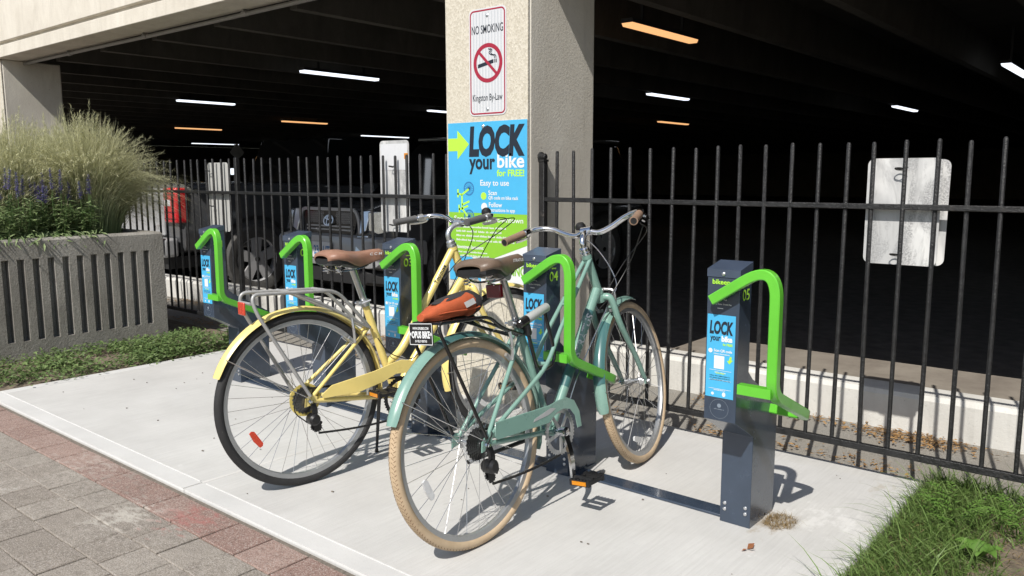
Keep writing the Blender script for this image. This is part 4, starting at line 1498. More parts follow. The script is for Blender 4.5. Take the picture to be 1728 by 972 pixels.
    inn = [P((BB[0] + (R - 0.016) * cos(pi * j / nT), BB[1] + (R - 0.016) * sin(pi * j / nT)), 0.046) for j in range(nT * 2)]
    k = nT * 2
    ring2 = [p + V((0.003, 0, 0)) for p in ring]
    inn2 = [p + V((0.003, 0, 0)) for p in inn]
    m.add(ring + inn + ring2 + inn2, [q for i in range(k) for q in ((i, (i + 1) % k, k + (i + 1) % k, k + i), (2 * k + i, 3 * k + i, 3 * k + (i + 1) % k, 2 * k + (i + 1) % k), (i, 2 * k + i, 2 * k + (i + 1) % k, (i + 1) % k), (k + i, k + (i + 1) % k, 3 * k + (i + 1) % k, 3 * k + i))])
    for j in range(5):
        a = S['crank'] + 2 * pi * j / 5
        m.bar([P((BB[0], BB[1]), 0.052), P((BB[0] + (R - 0.008) * cos(a), BB[1] + (R - 0.008) * sin(a)), 0.049)], 0.013, 0.005, up=(1, 0, 0))
    m.build('chainring', ['alloy' if S['tyre'] == 'tyre_tan' else 'black_part'], root, sharp=30)
    ca = S['crank']
    for sx, a in ((1, ca), (-1, ca + pi)):
        m = MB()
        e = P((BB[0] + 0.165 * cos(a), BB[1] + 0.165 * sin(a)), sx * 0.098)
        h = P(BB, sx * 0.066)
        m.bar(spline([h, h.lerp(e, 0.5) + V((sx * 0.010, 0, 0)), e], 4), 0.024, 0.012, up=(1, 0, 0), scale=[1.15 - 0.35 * i / 8 for i in range(9)])
        m.lathe(P(BB), X3 * sx, [(0.015, 0.03), (0.019, 0.058), (0.019, 0.076), (0.011, 0.079)], 14)
        cr = m.build('crank', ['chrome'], root)
        pedal(cr, e + V((sx * 0.062, 0, 0)))
    jock = (0.045, S['jz'])
    m = MB()
    pts = [P((jock[0], jock[1] - 0.022), 0.045), P((BB[0] - 0.01, BB[1] - R), 0.0475)]
    tot = (pts[1] - pts[0]).length
    nl = int(tot / 0.0127)
    for i in range(nl):
        a, b = pts[0].lerp(pts[1], i / nl), pts[0].lerp(pts[1], (i + 0.93) / nl)
        sag = lambda p, t: p - V((0, 0, 0.008 * sin(pi * t)))
        m.bar([sag(a, i / nl), sag(b, (i + 1) / nl)], 0.0055 if i % 2 else 0.0075, 0.0075, up=(0, 0, 1))
    ptsu = [P((0.0, WR + 0.045), 0.045), P((BB[0], BB[1] + R), 0.0475)]
    for i in range(30):
        m.bar([ptsu[0].lerp(ptsu[1], i / 30), ptsu[0].lerp(ptsu[1], (i + 0.93) / 30)], 0.0055 if i % 2 else 0.0075, 0.0075, up=(0, 0, 1))
    m.build('chain', ['black_part'], root, sharp=30, kind='stuff')
    m = MB()
    m.bar(spline([P((0.012, WR - 0.012), 0.072), P((0.018, WR - 0.045), 0.076), P((0.01, WR - 0.075), 0.07)], 4), 0.02, 0.014, up=(1, 0, 0))
    m.lathe(P((0.012, WR - 0.075), 0.045), X3, [(0.02, 0), (0.024, 0.008), (0.024, 0.042), (0.016, 0.05)], 12)
    m.bar([P((0.012, WR - 0.08), 0.06), P((0.045, WR - 0.10), 0.066)], 0.022, 0.02)
    m.bar(spline([P((0.014, WR - 0.085), 0.05), P((0.022, jock[1] + 0.04), 0.05), P((jock[0] - 0.012, jock[1] - 0.012), 0.05)], 4), 0.018, 0.004, up=(1, 0, 0))
    m.bar(spline([P((0.02, WR - 0.085), 0.038), P((0.03, jock[1] + 0.04), 0.038), P((jock[0], jock[1] - 0.012), 0.038)], 4), 0.018, 0.004, up=(1, 0, 0))
    for q in ((0.028, WR - 0.112), (jock[0] - 0.002, jock[1])):
        ring = [P((q[0] + (0.019 if j % 2 else 0.014) * cos(pi * j / 11), q[1] + (0.019 if j % 2 else 0.014) * sin(pi * j / 11)), 0.042) for j in range(22)]
        m.prism(ring, (0.005, 0, 0))
    dr = m.build('derailleur', ['black_part'], root)
    for sx in (-1, 1):
        m = MB()
        m.lathe(P(ax), X3 * sx, [(0.009, 0.071), (0.009, 0.082), (0.005, 0.09)], 8)
        m.build('axle_nut', ['chrome'], root)
    # chain guard
    m = MB()
    cg = [(p[0], p[1]) for p in S['guard']]
    m.prism([P(p, 0.070) for p in cg], (0.0035, 0, 0))
    gd = m.build('chain_guard', [paint], root, bevel=0.002)
    if S['guard_mark']:
        k = MB()
        k.prism([P(p, 0.0738) for p in S['guard_mark'][0]], (0.0006, 0, 0))
        k.build('guard_print', [S['guard_mark'][1]], gd)
    # ---- rear rack
    rk = S['rack']
    m = MB()
    for sx in (-1, 1):
        m.tube(fillet([P(q, sx * l) for q, l in rk['side']], rk['fil'], 6), rk['r'], 10)
        m.tube(fillet([P(q, sx * l) for q, l in rk['arm']], 0.03, 5), rk['r'] * 0.8, 8)
    for q in rk['cross']:
        m.tube([P(q[0], -q[1]), P(q[0], q[1])], rk['r'] * 0.85, 8)
    rack = m.build('rack', [rk['mat']], root, sharp=50)
    if rk.get('plate'):
        py, pz, pw, ph, til = rk['plate']
        R_ = Matrix.Translation(V((0.0, py, pz))) @ Matrix.Rotation(til, 4, 'X')
        q = MB()
        q.box((-pw / 2, -0.0015, -ph / 2), (pw / 2, 0.0015, ph / 2))
        for i, p in enumerate(q.v):
            q.v[i] = tuple(R_ @ V(p))
        pl = q.build('plate', ['black_gloss'], rack)
        q = MB()
        for a, b in (((-pw / 2, -ph / 2), (pw / 2, -ph / 2)), ((-pw / 2, ph / 2), (pw / 2, ph / 2)), ((-pw / 2, -ph / 2), (-pw / 2, ph / 2)), ((pw / 2, -ph / 2), (pw / 2, ph / 2))):
            q.line((0, -0.0022, 0), X3, Z3, (a[0] * 0.96, a[1] * 0.94), (b[0] * 0.96, b[1] * 0.94), 0.0022)
        q.text('WWW.OPUSBIKE.COM', (-pw * 0.34, -0.0022, ph * 0.2), X3, Z3, pw * 0.68, ph * 0.12, 0, 0.03)
        q.text('OPUS BIKE', (-pw * 0.39, -0.0022, -ph * 0.19), X3, Z3, pw * 0.78, ph * 0.33, 0, 0.05)
        q.text('IN VELO VERITAS', (-pw * 0.25, -0.0022, -ph * 0.37), X3, Z3, pw * 0.5, ph * 0.11, 0, 0.03)
        q.poly((0, -0.0022, 0), X3, Z3, [(-pw * 0.46, -0.003), (-pw * 0.41, -0.006), (-pw * 0.41, 0.006), (-pw * 0.46, 0.003)])
        q.poly((0, -0.0022, 0), X3, Z3, [(pw * 0.41, -0.006), (pw * 0.46, -0.003), (pw * 0.46, 0.003), (pw * 0.41, 0.006)])
        for i, p in enumerate(q.v):
            q.v[i] = tuple(R_ @ V(p))
        q.build('lettering', ['white_print'], pl, sharp=0, kind='stuff')
    if rk.get('refl'):
        py, pz, pw, ph = rk['refl']
        q = MB()
        q.box((-pw / 2, py - 0.008, pz - ph / 2), (pw / 2, py, pz + ph / 2))
        q.build('reflector', ['red_reflector'], rack, bevel=0.004)
    if S.get('tail'):
        q = MB()
        ty_, tz_ = S['tail']
        q.box((-0.033, ty_ - 0.012, tz_ - 0.024), (0.033, ty_ + 0.006, tz_ + 0.024))
        q.box((-0.01, ty_ + 0.0065, tz_ - 0.006), (0.01, ty_ + 0.03, tz_ + 0.006))
        q.build('tail_reflector', ['red_lens'], root, bevel=0.004)
    # rear brake
    m = MB()
    by, bz = S['brake_r']
    for sx in (-1, 1):
        m.tube(spline([P((by, bz - 0.05), sx * 0.032), P((by - 0.012, bz), sx * 0.05), P((by - 0.015, bz + 0.05), sx * 0.046)], 4), 0.006, 8)
        m.obox(P((by - 0.006, bz - 0.045), sx * 0.026), (0.006, 0, 0), (0, 0.018, -0.016), (0, 0.004, 0.005))
    m.tube(spline([P((by - 0.015, bz + 0.05), 0.046), P((by - 0.02, bz + 0.062), 0.0), P((by - 0.015, bz + 0.05), -0.046)], 5), 0.0022, 6)
    m.build('brake', ['alloy'], root)
    # kickstand
    if S.get('kick'):
        m = MB()
        a, b = S['kick']
        m.tube([V(a), V(a).lerp(V(b), 0.5), V(b)], [0.009, 0.0075, 0.006], 8)
        m.lathe(V(b), (V(b) - V(a)), [(0.008, -0.02), (0.009, 0.0)], 8)
        m.build('kickstand', ['black_part'], root)

    # ---- everything that turns with the fork
    T = steer_matrix(P(HT), P(HB), S['steer'])

    def turn(o):
        for mod in [o] + list(o.children_recursive):
            me = mod.data
            if me and not me.get('turned'):
                me.transform(T)
                me['turned'] = 1
        return o
    m = MB()
    crown = P(HB) - d * 0.028
    m.lathe(crown, d, [(0.022, -0.014), (0.024, 0.0), (0.0205, 0.018)], 14)
    for sx in (-1, 1):
        m.tube(spline([crown + V((sx * 0.012, 0, 0.004)), crown + V((sx * 0.045, 0.008, -0.012)), P((crown.y + 0.045, crown.z - 0.12), sx * 0.053), P((fx[0] - 0.075, WR + 0.12), sx * 0.054), P((fx[0] - 0.018, WR + 0.03), sx * 0.053), P((fx[0] - 0.002, WR + 0.004), sx * 0.053)], 7), [0.015, 0.0155, 0.016] + [0.0155 - 0.0075 * i / 33 for i in range(33)], 12)
        m.prism([P((fx[0] - 0.014, WR - 0.012), sx * 0.052), P((fx[0] + 0.012, WR - 0.012), sx * 0.052), P((fx[0] + 0.012, WR + 0.012), sx * 0.052), P((fx[0] - 0.014, WR + 0.016), sx * 0.052)], (sx * 0.005, 0, 0))
    fk = turn(m.build('fork', [paint], root, sharp=45))
    for sx in (-1, 1):
        m = MB()
        m.lathe(P(fx), X3 * sx, [(0.009, 0.056), (0.009, 0.066), (0.005, 0.074)], 8)
        turn(m.build('axle_nut', ['chrome'], fk))
    turn(wheel(root, fx, S, False, refl=S['refl_f'], phase=0.4))
    fd = fender(root, fx, S['ff'][0], S['ff'][1], S)
    for a_ in S.get('ff_band', []):
        fender(fd, fx, a_[0], a_[1], dict(paint=a_[2]), 'colour_band', WR + 0.0228)
    m = MB()
    for sx in (-1, 1):
        a = radians(S['ff'][1] - 14)
        q = P((fx[0] + cos(a) * (WR + 0.014), WR + sin(a) * (WR + 0.014)), sx * 0.027)
        m.tube([q, P((fx[0], WR + 0.01), sx * 0.058)], 0.0018, 6)
    m.build('fender_stay', ['spoke'], fd)
    turn(fd)
    m = MB()
    cr2 = crown + V((0, 0.03, 0.02))
    for sx in (-1, 1):
        m.tube(spline([cr2 + V((sx * 0.01, 0, 0.012)), cr2 + V((sx * 0.048, 0.004, 0.0)), cr2 + V((sx * 0.044, 0.012, -0.06)), cr2 + V((sx * 0.034, 0.012, -0.075))], 5), 0.006, 8)
        m.obox(cr2 + V((sx * 0.027, 0.014, -0.078)), (0.005, 0, 0), (0, 0.02, 0), (0, 0, 0.006))
    m.tube([cr2 + V((0, -0.02, 0.012)), cr2 + V((0, 0.03, 0.012))], 0.007, 8)
    turn(m.build('brake', ['alloy'], fk))
    # headset, stem, handlebar
    m = MB()
    m.lathe(P(HT), d, [(0.02, 0.008), (0.0225, 0.012), (0.0225, 0.02), (0.018, 0.022), (0.02, 0.026), (0.02, 0.036), (0.013, 0.042)], 14)
    CL = V((0, S['clamp'][0], S['clamp'][1]))
    qt = P(HT) + d * S['quill']
    m.tube(spline([P(HT) + d * 0.03, qt - d * 0.02, qt.lerp(CL, 0.35), CL], 5), 0.0125, 12)
    m.lathe(CL, X3, [(0.019, -0.022), (0.019, 0.022)], 14)
    stem = turn(m.build('stem', ['chrome' if S['tyre'] == 'tyre_tan' else 'alloy'], root))
    m = MB()
    half = [V(p) for p in S['bar']]
    full = [CL + V((-p.x, p.y, p.z)) for p in reversed(half[1:])] + [CL + p for p in half]
    cur = spline(full, 6)
    m.tube(cur, 0.0112, 12)
    bar = turn(m.build('handlebar', ['chrome'], root))
    for sx in (-1, 1):
        e = CL + V((sx * half[-1].x, half[-1].y, half[-1].z))
        s_ = CL + V((sx * half[-2].x, half[-2].y, half[-2].z))
        g = MB()
        dr_ = (e - s_).normalized()
        st_ = e - dr_ * S['grip_len']
        g.tube([st_, st_ + dr_ * 0.01, e - dr_ * 0.01, e + dr_ * 0.004], [0.0168, 0.0155, 0.0155, 0.0168], 14)
        go = turn(g.build('grip', [S['grip']], bar))
        g = MB()
        g.lathe(e + dr_ * 0.0035, dr_, [(0.012, 0), (0.012, 0.0025)], 12)
        turn(g.build('end_cap', ['black_part' if S['tyre'] == 'tyre_tan' else 'grip_grey'], go))
        # brake lever
        b = MB()
        c0 = st_ - dr_ * 0.025
        out = V((sx * 0.25, 1, -0.35)).normalized()
        b.lathe(c0 - dr_ * 0.012, dr_, [(0.0165, 0), (0.0165, 0.024)], 10)
        b.obox(c0 + out * 0.026, dr_ * 0.014, out * 0.012, dr_.cross(out) * 0.008)
        b.bar(spline([c0 + out * 0.034 - dr_ * 0.01, c0 + out * 0.052 + dr_ * 0.012, c0 + out * 0.055 + dr_ * 0.05, c0 + out * 0.046 + dr_ * 0.09], 5), 0.013, 0.006, up=(0, 0, 1))
        turn(b.build('brake_lever', [S['lever']], bar))
    if S.get('bell'):
        b = MB()
        c0 = CL + V(S['bell'])
        b.lathe(c0, (0, -0.4, 1), [(0.006, -0.02), (0.014, -0.012), (0.022, -0.008), (0.022, 0.0), (0.016, 0.012), (0.006, 0.016)], 14)
        turn(b.build('bell', ['black_part'], bar))
    for pts, matn in S['cables']:
        c = MB()
        c.tube(spline([V(p) for p in pts], 8), 0.0024, 6)
        c.build('cable', [matn], root)
    return root


def build_bikes():
    bar_g = [(0, 0, 0), (0.05, 0.004, -0.012), (0.10, 0.016, 0.002), (0.16, 0.022, 0.030), (0.215, 0.004, 0.042), (0.252, -0.045, 0.034), (0.278, -0.185, 0.004)]
    green = dict(
        pose=(-0.536, -0.541, 0.003, -0.114), label='mint green city bicycle with tan tyres and an orange pouch on its rack', L=1.061, steer=0.19,
        bb=(0.43, 0.287), st=(0.293, 0.715), ht=(0.763, 0.915), hb=(0.823, 0.765), stay=0.03, paint='mint', tyre='tyre_tan', disc='clear_plastic',
        tubes=[([(0.43, 0.287), (0.812, 0.775)], 0.0205, (0, 0)),
               ([(0.770, 0.905), (0.52, 0.665), (0.405, 0.545), (0.27, 0.478), (0.10, 0.405), (0.012, 0.362)], 0.0082, (0.013, 0.028, 0.034, 0.045, 0.058, 0.064)),
               ([(0.770, 0.905), (0.52, 0.665), (0.405, 0.545), (0.27, 0.478), (0.10, 0.405), (0.012, 0.362)], 0.0082, (-0.013, -0.028, -0.034, -0.045, -0.058, -0.064)),
               ([(0.405, 0.545), (0.405, 0.545 - 0.001)], 0.008, (-0.04, 0.04)), ([(0.60, 0.742), (0.60, 0.741)], 0.006, (-0.03, 0.03))],
        decal=('STRATUS', ((0.62, 0.53), (0.80, 0.76)), 0.19, 0.030, 'white_print', 0.0207),
        bands=[((0.730, 0.670), (0.7485, 0.694), 0.0209, 'mint_dark'), ((0.54, 0.428), (0.60, 0.504), 0.0209, 'mint_dark')],
        saddle=(0.07, 0.355, 0.955, 0.0), saddle_mat='saddle_taupe', saddle_text='STRATUS', sp_top=(0.238, 0.885),
        refl_r=(204, 'clear_lens', 0.235), refl_f=(252, 'clear_lens', 0.25), rf=(158, -18), ff=(74, 190), ff_band=[(128, 172, 'mint_dark')], fender_band=[(75, 108, 'mint_dark')],
        ring=0.085, crank=-1.63, jz=0.225,
        guard=[(0.045, 0.362), (0.06, 0.352), (0.34, 0.342), (0.365, 0.356), (0.39, 0.368), (0.43, 0.374), (0.47, 0.365), (0.498, 0.335), (0.508, 0.285), (0.535, 0.285), (0.528, 0.345), (0.50, 0.392), (0.455, 0.412), (0.40, 0.412), (0.35, 0.405), (0.055, 0.412)],
        guard_mark=([(0.25, 0.366), (0.34, 0.372), (0.385, 0.386), (0.355, 0.394), (0.26, 0.376)], 'lock_grey'),
        rack=dict(side=[((0.0, 0.372), 0.078), ((-0.155, 0.745), 0.066), ((-0.150, 0.772), 0.06), ((0.09, 0.762), 0.056), ((0.155, 0.715), 0.05), ((0.285, 0.672), 0.026)], fil=[0, 0.02, 0.04, 0.03, 0.04, 0], r=0.0062, arm=[((0.02, 0.7655), 0.05), ((0.11, 0.735), 0.046), ((0.27, 0.67), 0.02)],
                  cross=[((-0.146, 0.772), 0.06), ((-0.05, 0.768), 0.056), ((0.05, 0.764), 0.055)], mat='black_gloss', plate=(-0.172, 0.742, 0.106, 0.070, -0.05)),
        tail=(0.195, 0.838), brake_r=(0.215, 0.645), kick=((-0.06, 0.36, 0.262), (-0.085, 0.07, 0.255)),
        clamp=(0.800, 1.015), quill=0.075, bar=bar_g, grip='grip_tan', grip_len=0.12, lever='chrome', bell=(-0.035, 0.02, 0.025),
        cables=[([(0.20, 0.86, 1.03), (0.16, 0.97, 0.99), (0.05, 0.97, 0.88), (0.0, 0.90, 0.77)], 'cable'), ([(-0.20, 0.84, 1.03), (-0.10, 0.95, 0.96), (0.02, 0.93, 0.80), (0.02, 0.85, 0.70), (0.024, 0.60, 0.46), (0.03, 0.45, 0.26)], 'spoke'),
                ([(0.22, 0.85, 1.02), (0.1, 0.93, 0.88), (0.04, 0.86, 0.75), (0.024, 0.79, 0.70)], 'cable'), ([(0.02, 0.07, 0.36), (0.085, 0.02, 0.385), (0.095, -0.035, 0.33), (0.07, -0.02, 0.27)], 'cable')])
    bicycle(green)
    bar_y = [(0, 0, 0), (0.05, 0.004, 0.004), (0.11, 0.02, 0.02), (0.17, 0.03, 0.03), (0.225, 0.008, 0.034), (0.255, -0.04, 0.026), (0.28, -0.165, 0.008)]
    yellow = dict(
        pose=(-1.448, -0.575, 0.174, -0.043), label='pale yellow step-through bicycle with a brown saddle and a bare grey rack', L=1.061, steer=0.0,
        bb=(0.44, 0.285), st=(0.307, 0.705), ht=(0.775, 0.905), hb=(0.838, 0.748), stay=0.10, paint='yellow', tyre='rubber', disc='yellow_old',
        tubes=[([(0.44, 0.287), (0.545, 0.435), (0.826, 0.77)], 0.0195, (0, 0, 0)),
               ([(0.395, 0.425), (0.475, 0.482), (0.555, 0.592), (0.66, 0.742), (0.768, 0.895)], 0.0175, (0, 0, 0, 0, 0))],
        decal=('Toulouse', ((0.665, 0.752), (0.74, 0.855)), 0.095, 0.016, 'ink', 0.0178), bands=[],
        saddle=(0.12, 0.41, 0.928, -0.01), saddle_mat='saddle_brown', saddle_text='C C M', sp_top=(0.252, 0.865),
        refl_r=(212, 'red_reflector', 0.235), refl_f=(230, 'clear_lens', 0.24), rf=(158, -10), ff=(70, 195),
        ring=0.088, crank=2.75, jz=0.23,
        guard=[(0.05, 0.366), (0.06, 0.35), (0.22, 0.348), (0.34, 0.372), (0.40, 0.395), (0.46, 0.392), (0.50, 0.37), (0.53, 0.40), (0.49, 0.44), (0.43, 0.452), (0.37, 0.442), (0.30, 0.425), (0.10, 0.398)], guard_mark=None,
        rack=dict(side=[((0.0, 0.372), 0.082), ((-0.19, 0.72), 0.066), ((-0.205, 0.79), 0.055), ((0.15, 0.775), 0.055), ((0.25, 0.665), 0.045), ((0.31, 0.60), 0.03)], fil=[0, 0.03, 0.05, 0.05, 0.03, 0], r=0.0072, arm=[((-0.03, 0.785), 0.05), ((0.12, 0.71), 0.045), ((0.30, 0.605), 0.03)],
                  cross=[((-0.205, 0.755), 0.055), ((-0.05, 0.787), 0.055), ((0.10, 0.78), 0.055)], mat='steel_dull', refl=(-0.215, 0.735, 0.06, 0.05)),
        brake_r=(0.235, 0.60), kick=((-0.05, 0.385, 0.28), (-0.14, 0.41, 0.0)),
        clamp=(0.815, 1.018), quill=0.085, bar=bar_y, grip='grip_grey', grip_len=0.105, lever='alloy', bell=(0.20, 0.0, 0.05),
        cables=[([(0.23, 0.83, 1.04), (0.2, 0.93, 1.03), (0.1, 0.95, 0.98), (0.0, 0.93, 0.85), (0.0, 0.88, 0.74)], 'cable'), ([(-0.23, 0.85, 1.04), (-0.15, 0.93, 1.03), (-0.05, 0.93, 0.97), (-0.02, 0.86, 0.86), (-0.025, 0.80, 0.76), (-0.02, 0.55, 0.42)], 'cable'),
                ([(0.25, 0.85, 1.03), (0.22, 0.96, 1.03), (0.12, 0.93, 0.96), (0.03, 0.80, 0.86), (0.022, 0.70, 0.77)], 'cable'), ([(0.02, 0.35, 0.55), (0.03, 0.40, 0.48), (0.03, 0.50, 0.44), (0.02, 0.56, 0.46)], 'cable'), ([(0.03, 0.05, 0.385), (0.085, -0.04, 0.40), (0.095, -0.075, 0.33), (0.08, -0.02, 0.27)], 'cable')])
    bicycle(yellow)


def bike_matrix(pose):
    x, y, head, lean = pose
    f = V((sin(head), cos(head), 0))
    r_ = V((cos(head), -sin(head), 0))
    u = Z3 * cos(lean) + r_ * sin(lean)
    n_ = r_ * cos(lean) - Z3 * sin(lean)
    return Matrix(((n_.x, f.x, u.x, x), (n_.y, f.y, u.y, y), (n_.z, f.z, u.z, 0), (0, 0, 0, 1)))


def build_bag_and_lock():
    M0 = bike_matrix((-0.536, -0.541, 0.003, -0.114))
    r = tag(empty('saddle_bag', matrix=M0 @ Matrix.Translation((0, -0.035, 0.772)) @ Matrix.Scale(0.86, 4)), 'orange and charcoal cloth bag lying on the black rear rack', 'bag')

    def ring(y, hw, z0, z1, n=16, skew=0.0, sq=0.8):
        out = []
        for i in range(n):
            a = 2 * pi * i / n
            c, s = cos(a), sin(a)
            out.append(V((hw * abs(c) ** sq * (1 if c > 0 else -1) + skew, y, (z0 + z1) / 2 + (z1 - z0) / 2 * abs(s) ** sq * (1 if s > 0 else -1))))
        return out

    def loft(rings, name, mats, par, m=0):
        b = MB()
        k = len(rings[0])
        vs = [p + V((0.006 * noise.noise(p * 32), 0, 0.009 * noise.noise(p * 28 + V((5, 0, 0))))) for rr in rings for p in rr]
        fs = [(i * k + q, (i + 1) * k + q, (i + 1) * k + (q + 1) % k, i * k + (q + 1) % k) for i in range(len(rings) - 1) for q in range(k)]
        fs += [tuple(range(k)), tuple((len(rings) - 1) * k + q for q in reversed(range(k)))]
        b.add(vs, fs)
        return b.build(name, mats, par, sharp=50)
    secs = [(-0.155, 0.018, 0.012, 0.034), (-0.13, 0.034, 0.006, 0.046), (-0.09, 0.043, 0.002, 0.062), (-0.04, 0.05, 0.001, 0.078), (0.02, 0.056, 0.001, 0.088), (0.07, 0.06, 0.002, 0.092), (0.10, 0.058, 0.006, 0.088)]
    bd = loft([ring(y, hw, a, b) for y, hw, a, b in secs], 'body', ['orange_cloth'], r)
    # charcoal front end and top yoke
    loft([ring(y, hw, a, b) for y, hw, a, b in [(0.088, 0.0625, 0.003, 0.097), (0.115, 0.060, 0.006, 0.095), (0.132, 0.048, 0.016, 0.082), (0.138, 0.03, 0.03, 0.065)]], 'end_panel', ['dark_cloth'], bd)
    y = MB()
    top = []
    for yy, hw, a, b in secs[2:]:
        w = 0.35 if yy < -0.05 else 0.72
        top.append([V((x * hw * w, yy, (a + b) / 2 + (b - a) / 2 * (1 - (abs(x) * w) ** 2.6) ** 0.5 + 0.004)) for x in (-1, -0.7, -0.3, 0, 0.3, 0.7, 1)])
    k = 7
    y.add([p for t in top for p in t], [(i * k + q, i * k + q + 1, (i + 1) * k + q + 1, (i + 1) * k + q) for i in range(len(top) - 1) for q in range(k - 1)])
    y.build('yoke', ['dark_cloth'], bd)
    z = MB()
    z.tube(spline([(0.042, -0.10, 0.03), (0.054, -0.03, 0.032), (0.0615, 0.05, 0.03), (0.064, 0.10, 0.035)], 5), 0.0028, 6)
    z.build('piping', ['orange_cloth'], bd)
    l = MB()
    l.obox((0.066, 0.045, 0.055), (0, 0.026, 0.006), (0.0012, 0, 0.0002), (-0.004, -0.002, 0.010))
    l.build('label_patch', ['lock_grey'], bd)
    s = MB()
    s.box((-0.02, -0.12, -0.004), (0.02, 0.11, 0.0015))
    s.box((-0.06, 0.03, -0.012), (0.06, 0.06, -0.0045))
    s.build('strap', ['black_part'], r)

    # U lock carried in the frame, ahead of the seat tube
    r = tag(empty('bike_lock', matrix=M0 @ Matrix.Translation((0.03, 0.36, 0.72))), 'black U lock with a grey crossbar slung beside the green seat tube', 'lock')
    a, b = V((0.0, -0.088, -0.010)), V((0.0, 0.082, 0.032))
    d = (b - a).normalized()
    m = MB()
    m.tube([a + d * 0.045, b - d * 0.006, b], [0.0172, 0.0172, 0.013], 14)
    m.build('crossbar', ['lock_grey'], r)
    m = MB()
    m.tube([a - d * 0.006, a, a + d * 0.044], [0.013, 0.0178, 0.0178], 14)
    m.build('lock_cylinder', ['black_gloss'], r)
    n = V((0.0, d.z, -d.y))
    m = MB()
    p0, p1 = a + d * 0.035, b - d * 0.022
    m.tube(fillet([p0, p0 + n * 0.21, p1 + n * 0.21, p1], 0.055, 8), 0.0072, 10)
    m.build('shackle', ['black_gloss'], r)
    m = MB()
    m.lathe(p0 + n * 0.03, n, [(0.012, -0.02), (0.015, -0.015), (0.015, 0.02), (0.011, 0.026)], 12)
    m.obox((-0.028, -0.045, -0.03), (0.018, 0, 0), (0, 0.012, 0), (0, 0, 0.02))
    m.build('frame_mount', ['black_part'], r)


# ---------------------------------------------------------------- vehicles


def car_wheel(parent, c, r, w, side, spokes=5, steer=0.0):
    """axle along x; side = +1 when the outside faces +x"""
    t = MB()
    prof = [(0.62 * r, -w / 2 + 0.02), (0.72 * r, -w / 2), (0.93 * r, -w / 2 + 0.004), (r, -w / 2 + 0.03), (r, w / 2 - 0.03), (0.93 * r, w / 2 - 0.004), (0.72 * r, w / 2), (0.62 * r, w / 2 - 0.02)]
    t.lathe((0, 0, 0), X3, prof, 40, cap=False)
    nb = 44
    for i in range(nb):
        a = 2 * pi * i / nb
        for k in range(4):
            x = -w / 2 + 0.035 + k * (w - 0.07) / 4
            aa = a + (0.06 if k % 2 else 0)
            p = V((x + (w - 0.07) / 8, r * cos(aa), r * sin(aa)))
            tn = V((0.012 if k % 2 else -0.012, -sin(aa) * 0.017, cos(aa) * 0.017))
            t.obox(p, ((w - 0.07) / 9.5, 0, 0), tn, V((0, cos(aa), sin(aa))) * 0.007)
    o = t.build('wheel', ['car_tyre'], parent, sharp=40)
    o.location = c
    o.rotation_euler = (0, 0, steer)
    rm = MB()
    f = side * (w / 2 - 0.03)
    rm.lathe((0, 0, 0), X3 * side, [(0.60 * r, w / 2 - 0.10), (0.60 * r, w / 2 - 0.025), (0.635 * r, w / 2 - 0.012), (0.635 * r, w / 2 - 0.024)], 40, cap=False)
    rm.lathe((0, 0, 0), X3 * side, [(0.03, w / 2 - 0.12), (0.10 * r + 0.02, w / 2 - 0.06), (0.16 * r, w / 2 - 0.035), (0.15 * r, w / 2 - 0.025), (0.0, w / 2 - 0.022)], 20)
    for i in range(spokes):
        a = 2 * pi * i / spokes + 0.32
        e = V((f * 1.0, 0.60 * r * cos(a), 0.60 * r * sin(a)))
        s = V((f * 0.95, 0.10 * r * cos(a), 0.10 * r * sin(a)))
        rm.bar([s, e], 0.17 * r * 2, 0.03, up=(1, 0, 0), scale=[0.75, 1.0])
    rm.build('rim', ['wheel_silver'], o, sharp=35)
    hc = MB()
    hc.lathe((0, 0, 0), X3 * side, [(0.075 * r, w / 2 - 0.021), (0.075 * r, w / 2 - 0.012), (0.05 * r, w / 2 - 0.01)], 16)
    hc.build('hub_cap', ['black_gloss'], o)
    bk = MB()
    bk.lathe((0, 0, 0), X3 * side, [(0.01, w / 2 - 0.13), (0.6 * r, w / 2 - 0.13)], 24, cap=False)
    bk.build('brake_drum', ['car_trim'], o)
    return o


def ring_sect(y, hw, z0, z1, e=0.42, n=24):
    out = []
    for i in range(n):
        a = 2 * pi * i / n
        c, s = cos(a), sin(a)
        out.append(V((hw * abs(c) ** e * (1 if c > 0 else -1), y, (z0 + z1) / 2 + (z1 - z0) / 2 * abs(s) ** e * (1 if s > 0 else -1))))
    return out


def loft_mesh(rings):
    b = MB()
    k = len(rings[0])
    b.add([p for r in rings for p in r], [(i * k + q, (i + 1) * k + q, (i + 1) * k + (q + 1) % k, i * k + (q + 1) % k) for i in range(len(rings) - 1) for q in range(k)] + [tuple(range(k)), tuple((len(rings) - 1) * k + q for q in reversed(range(k)))])
    return b


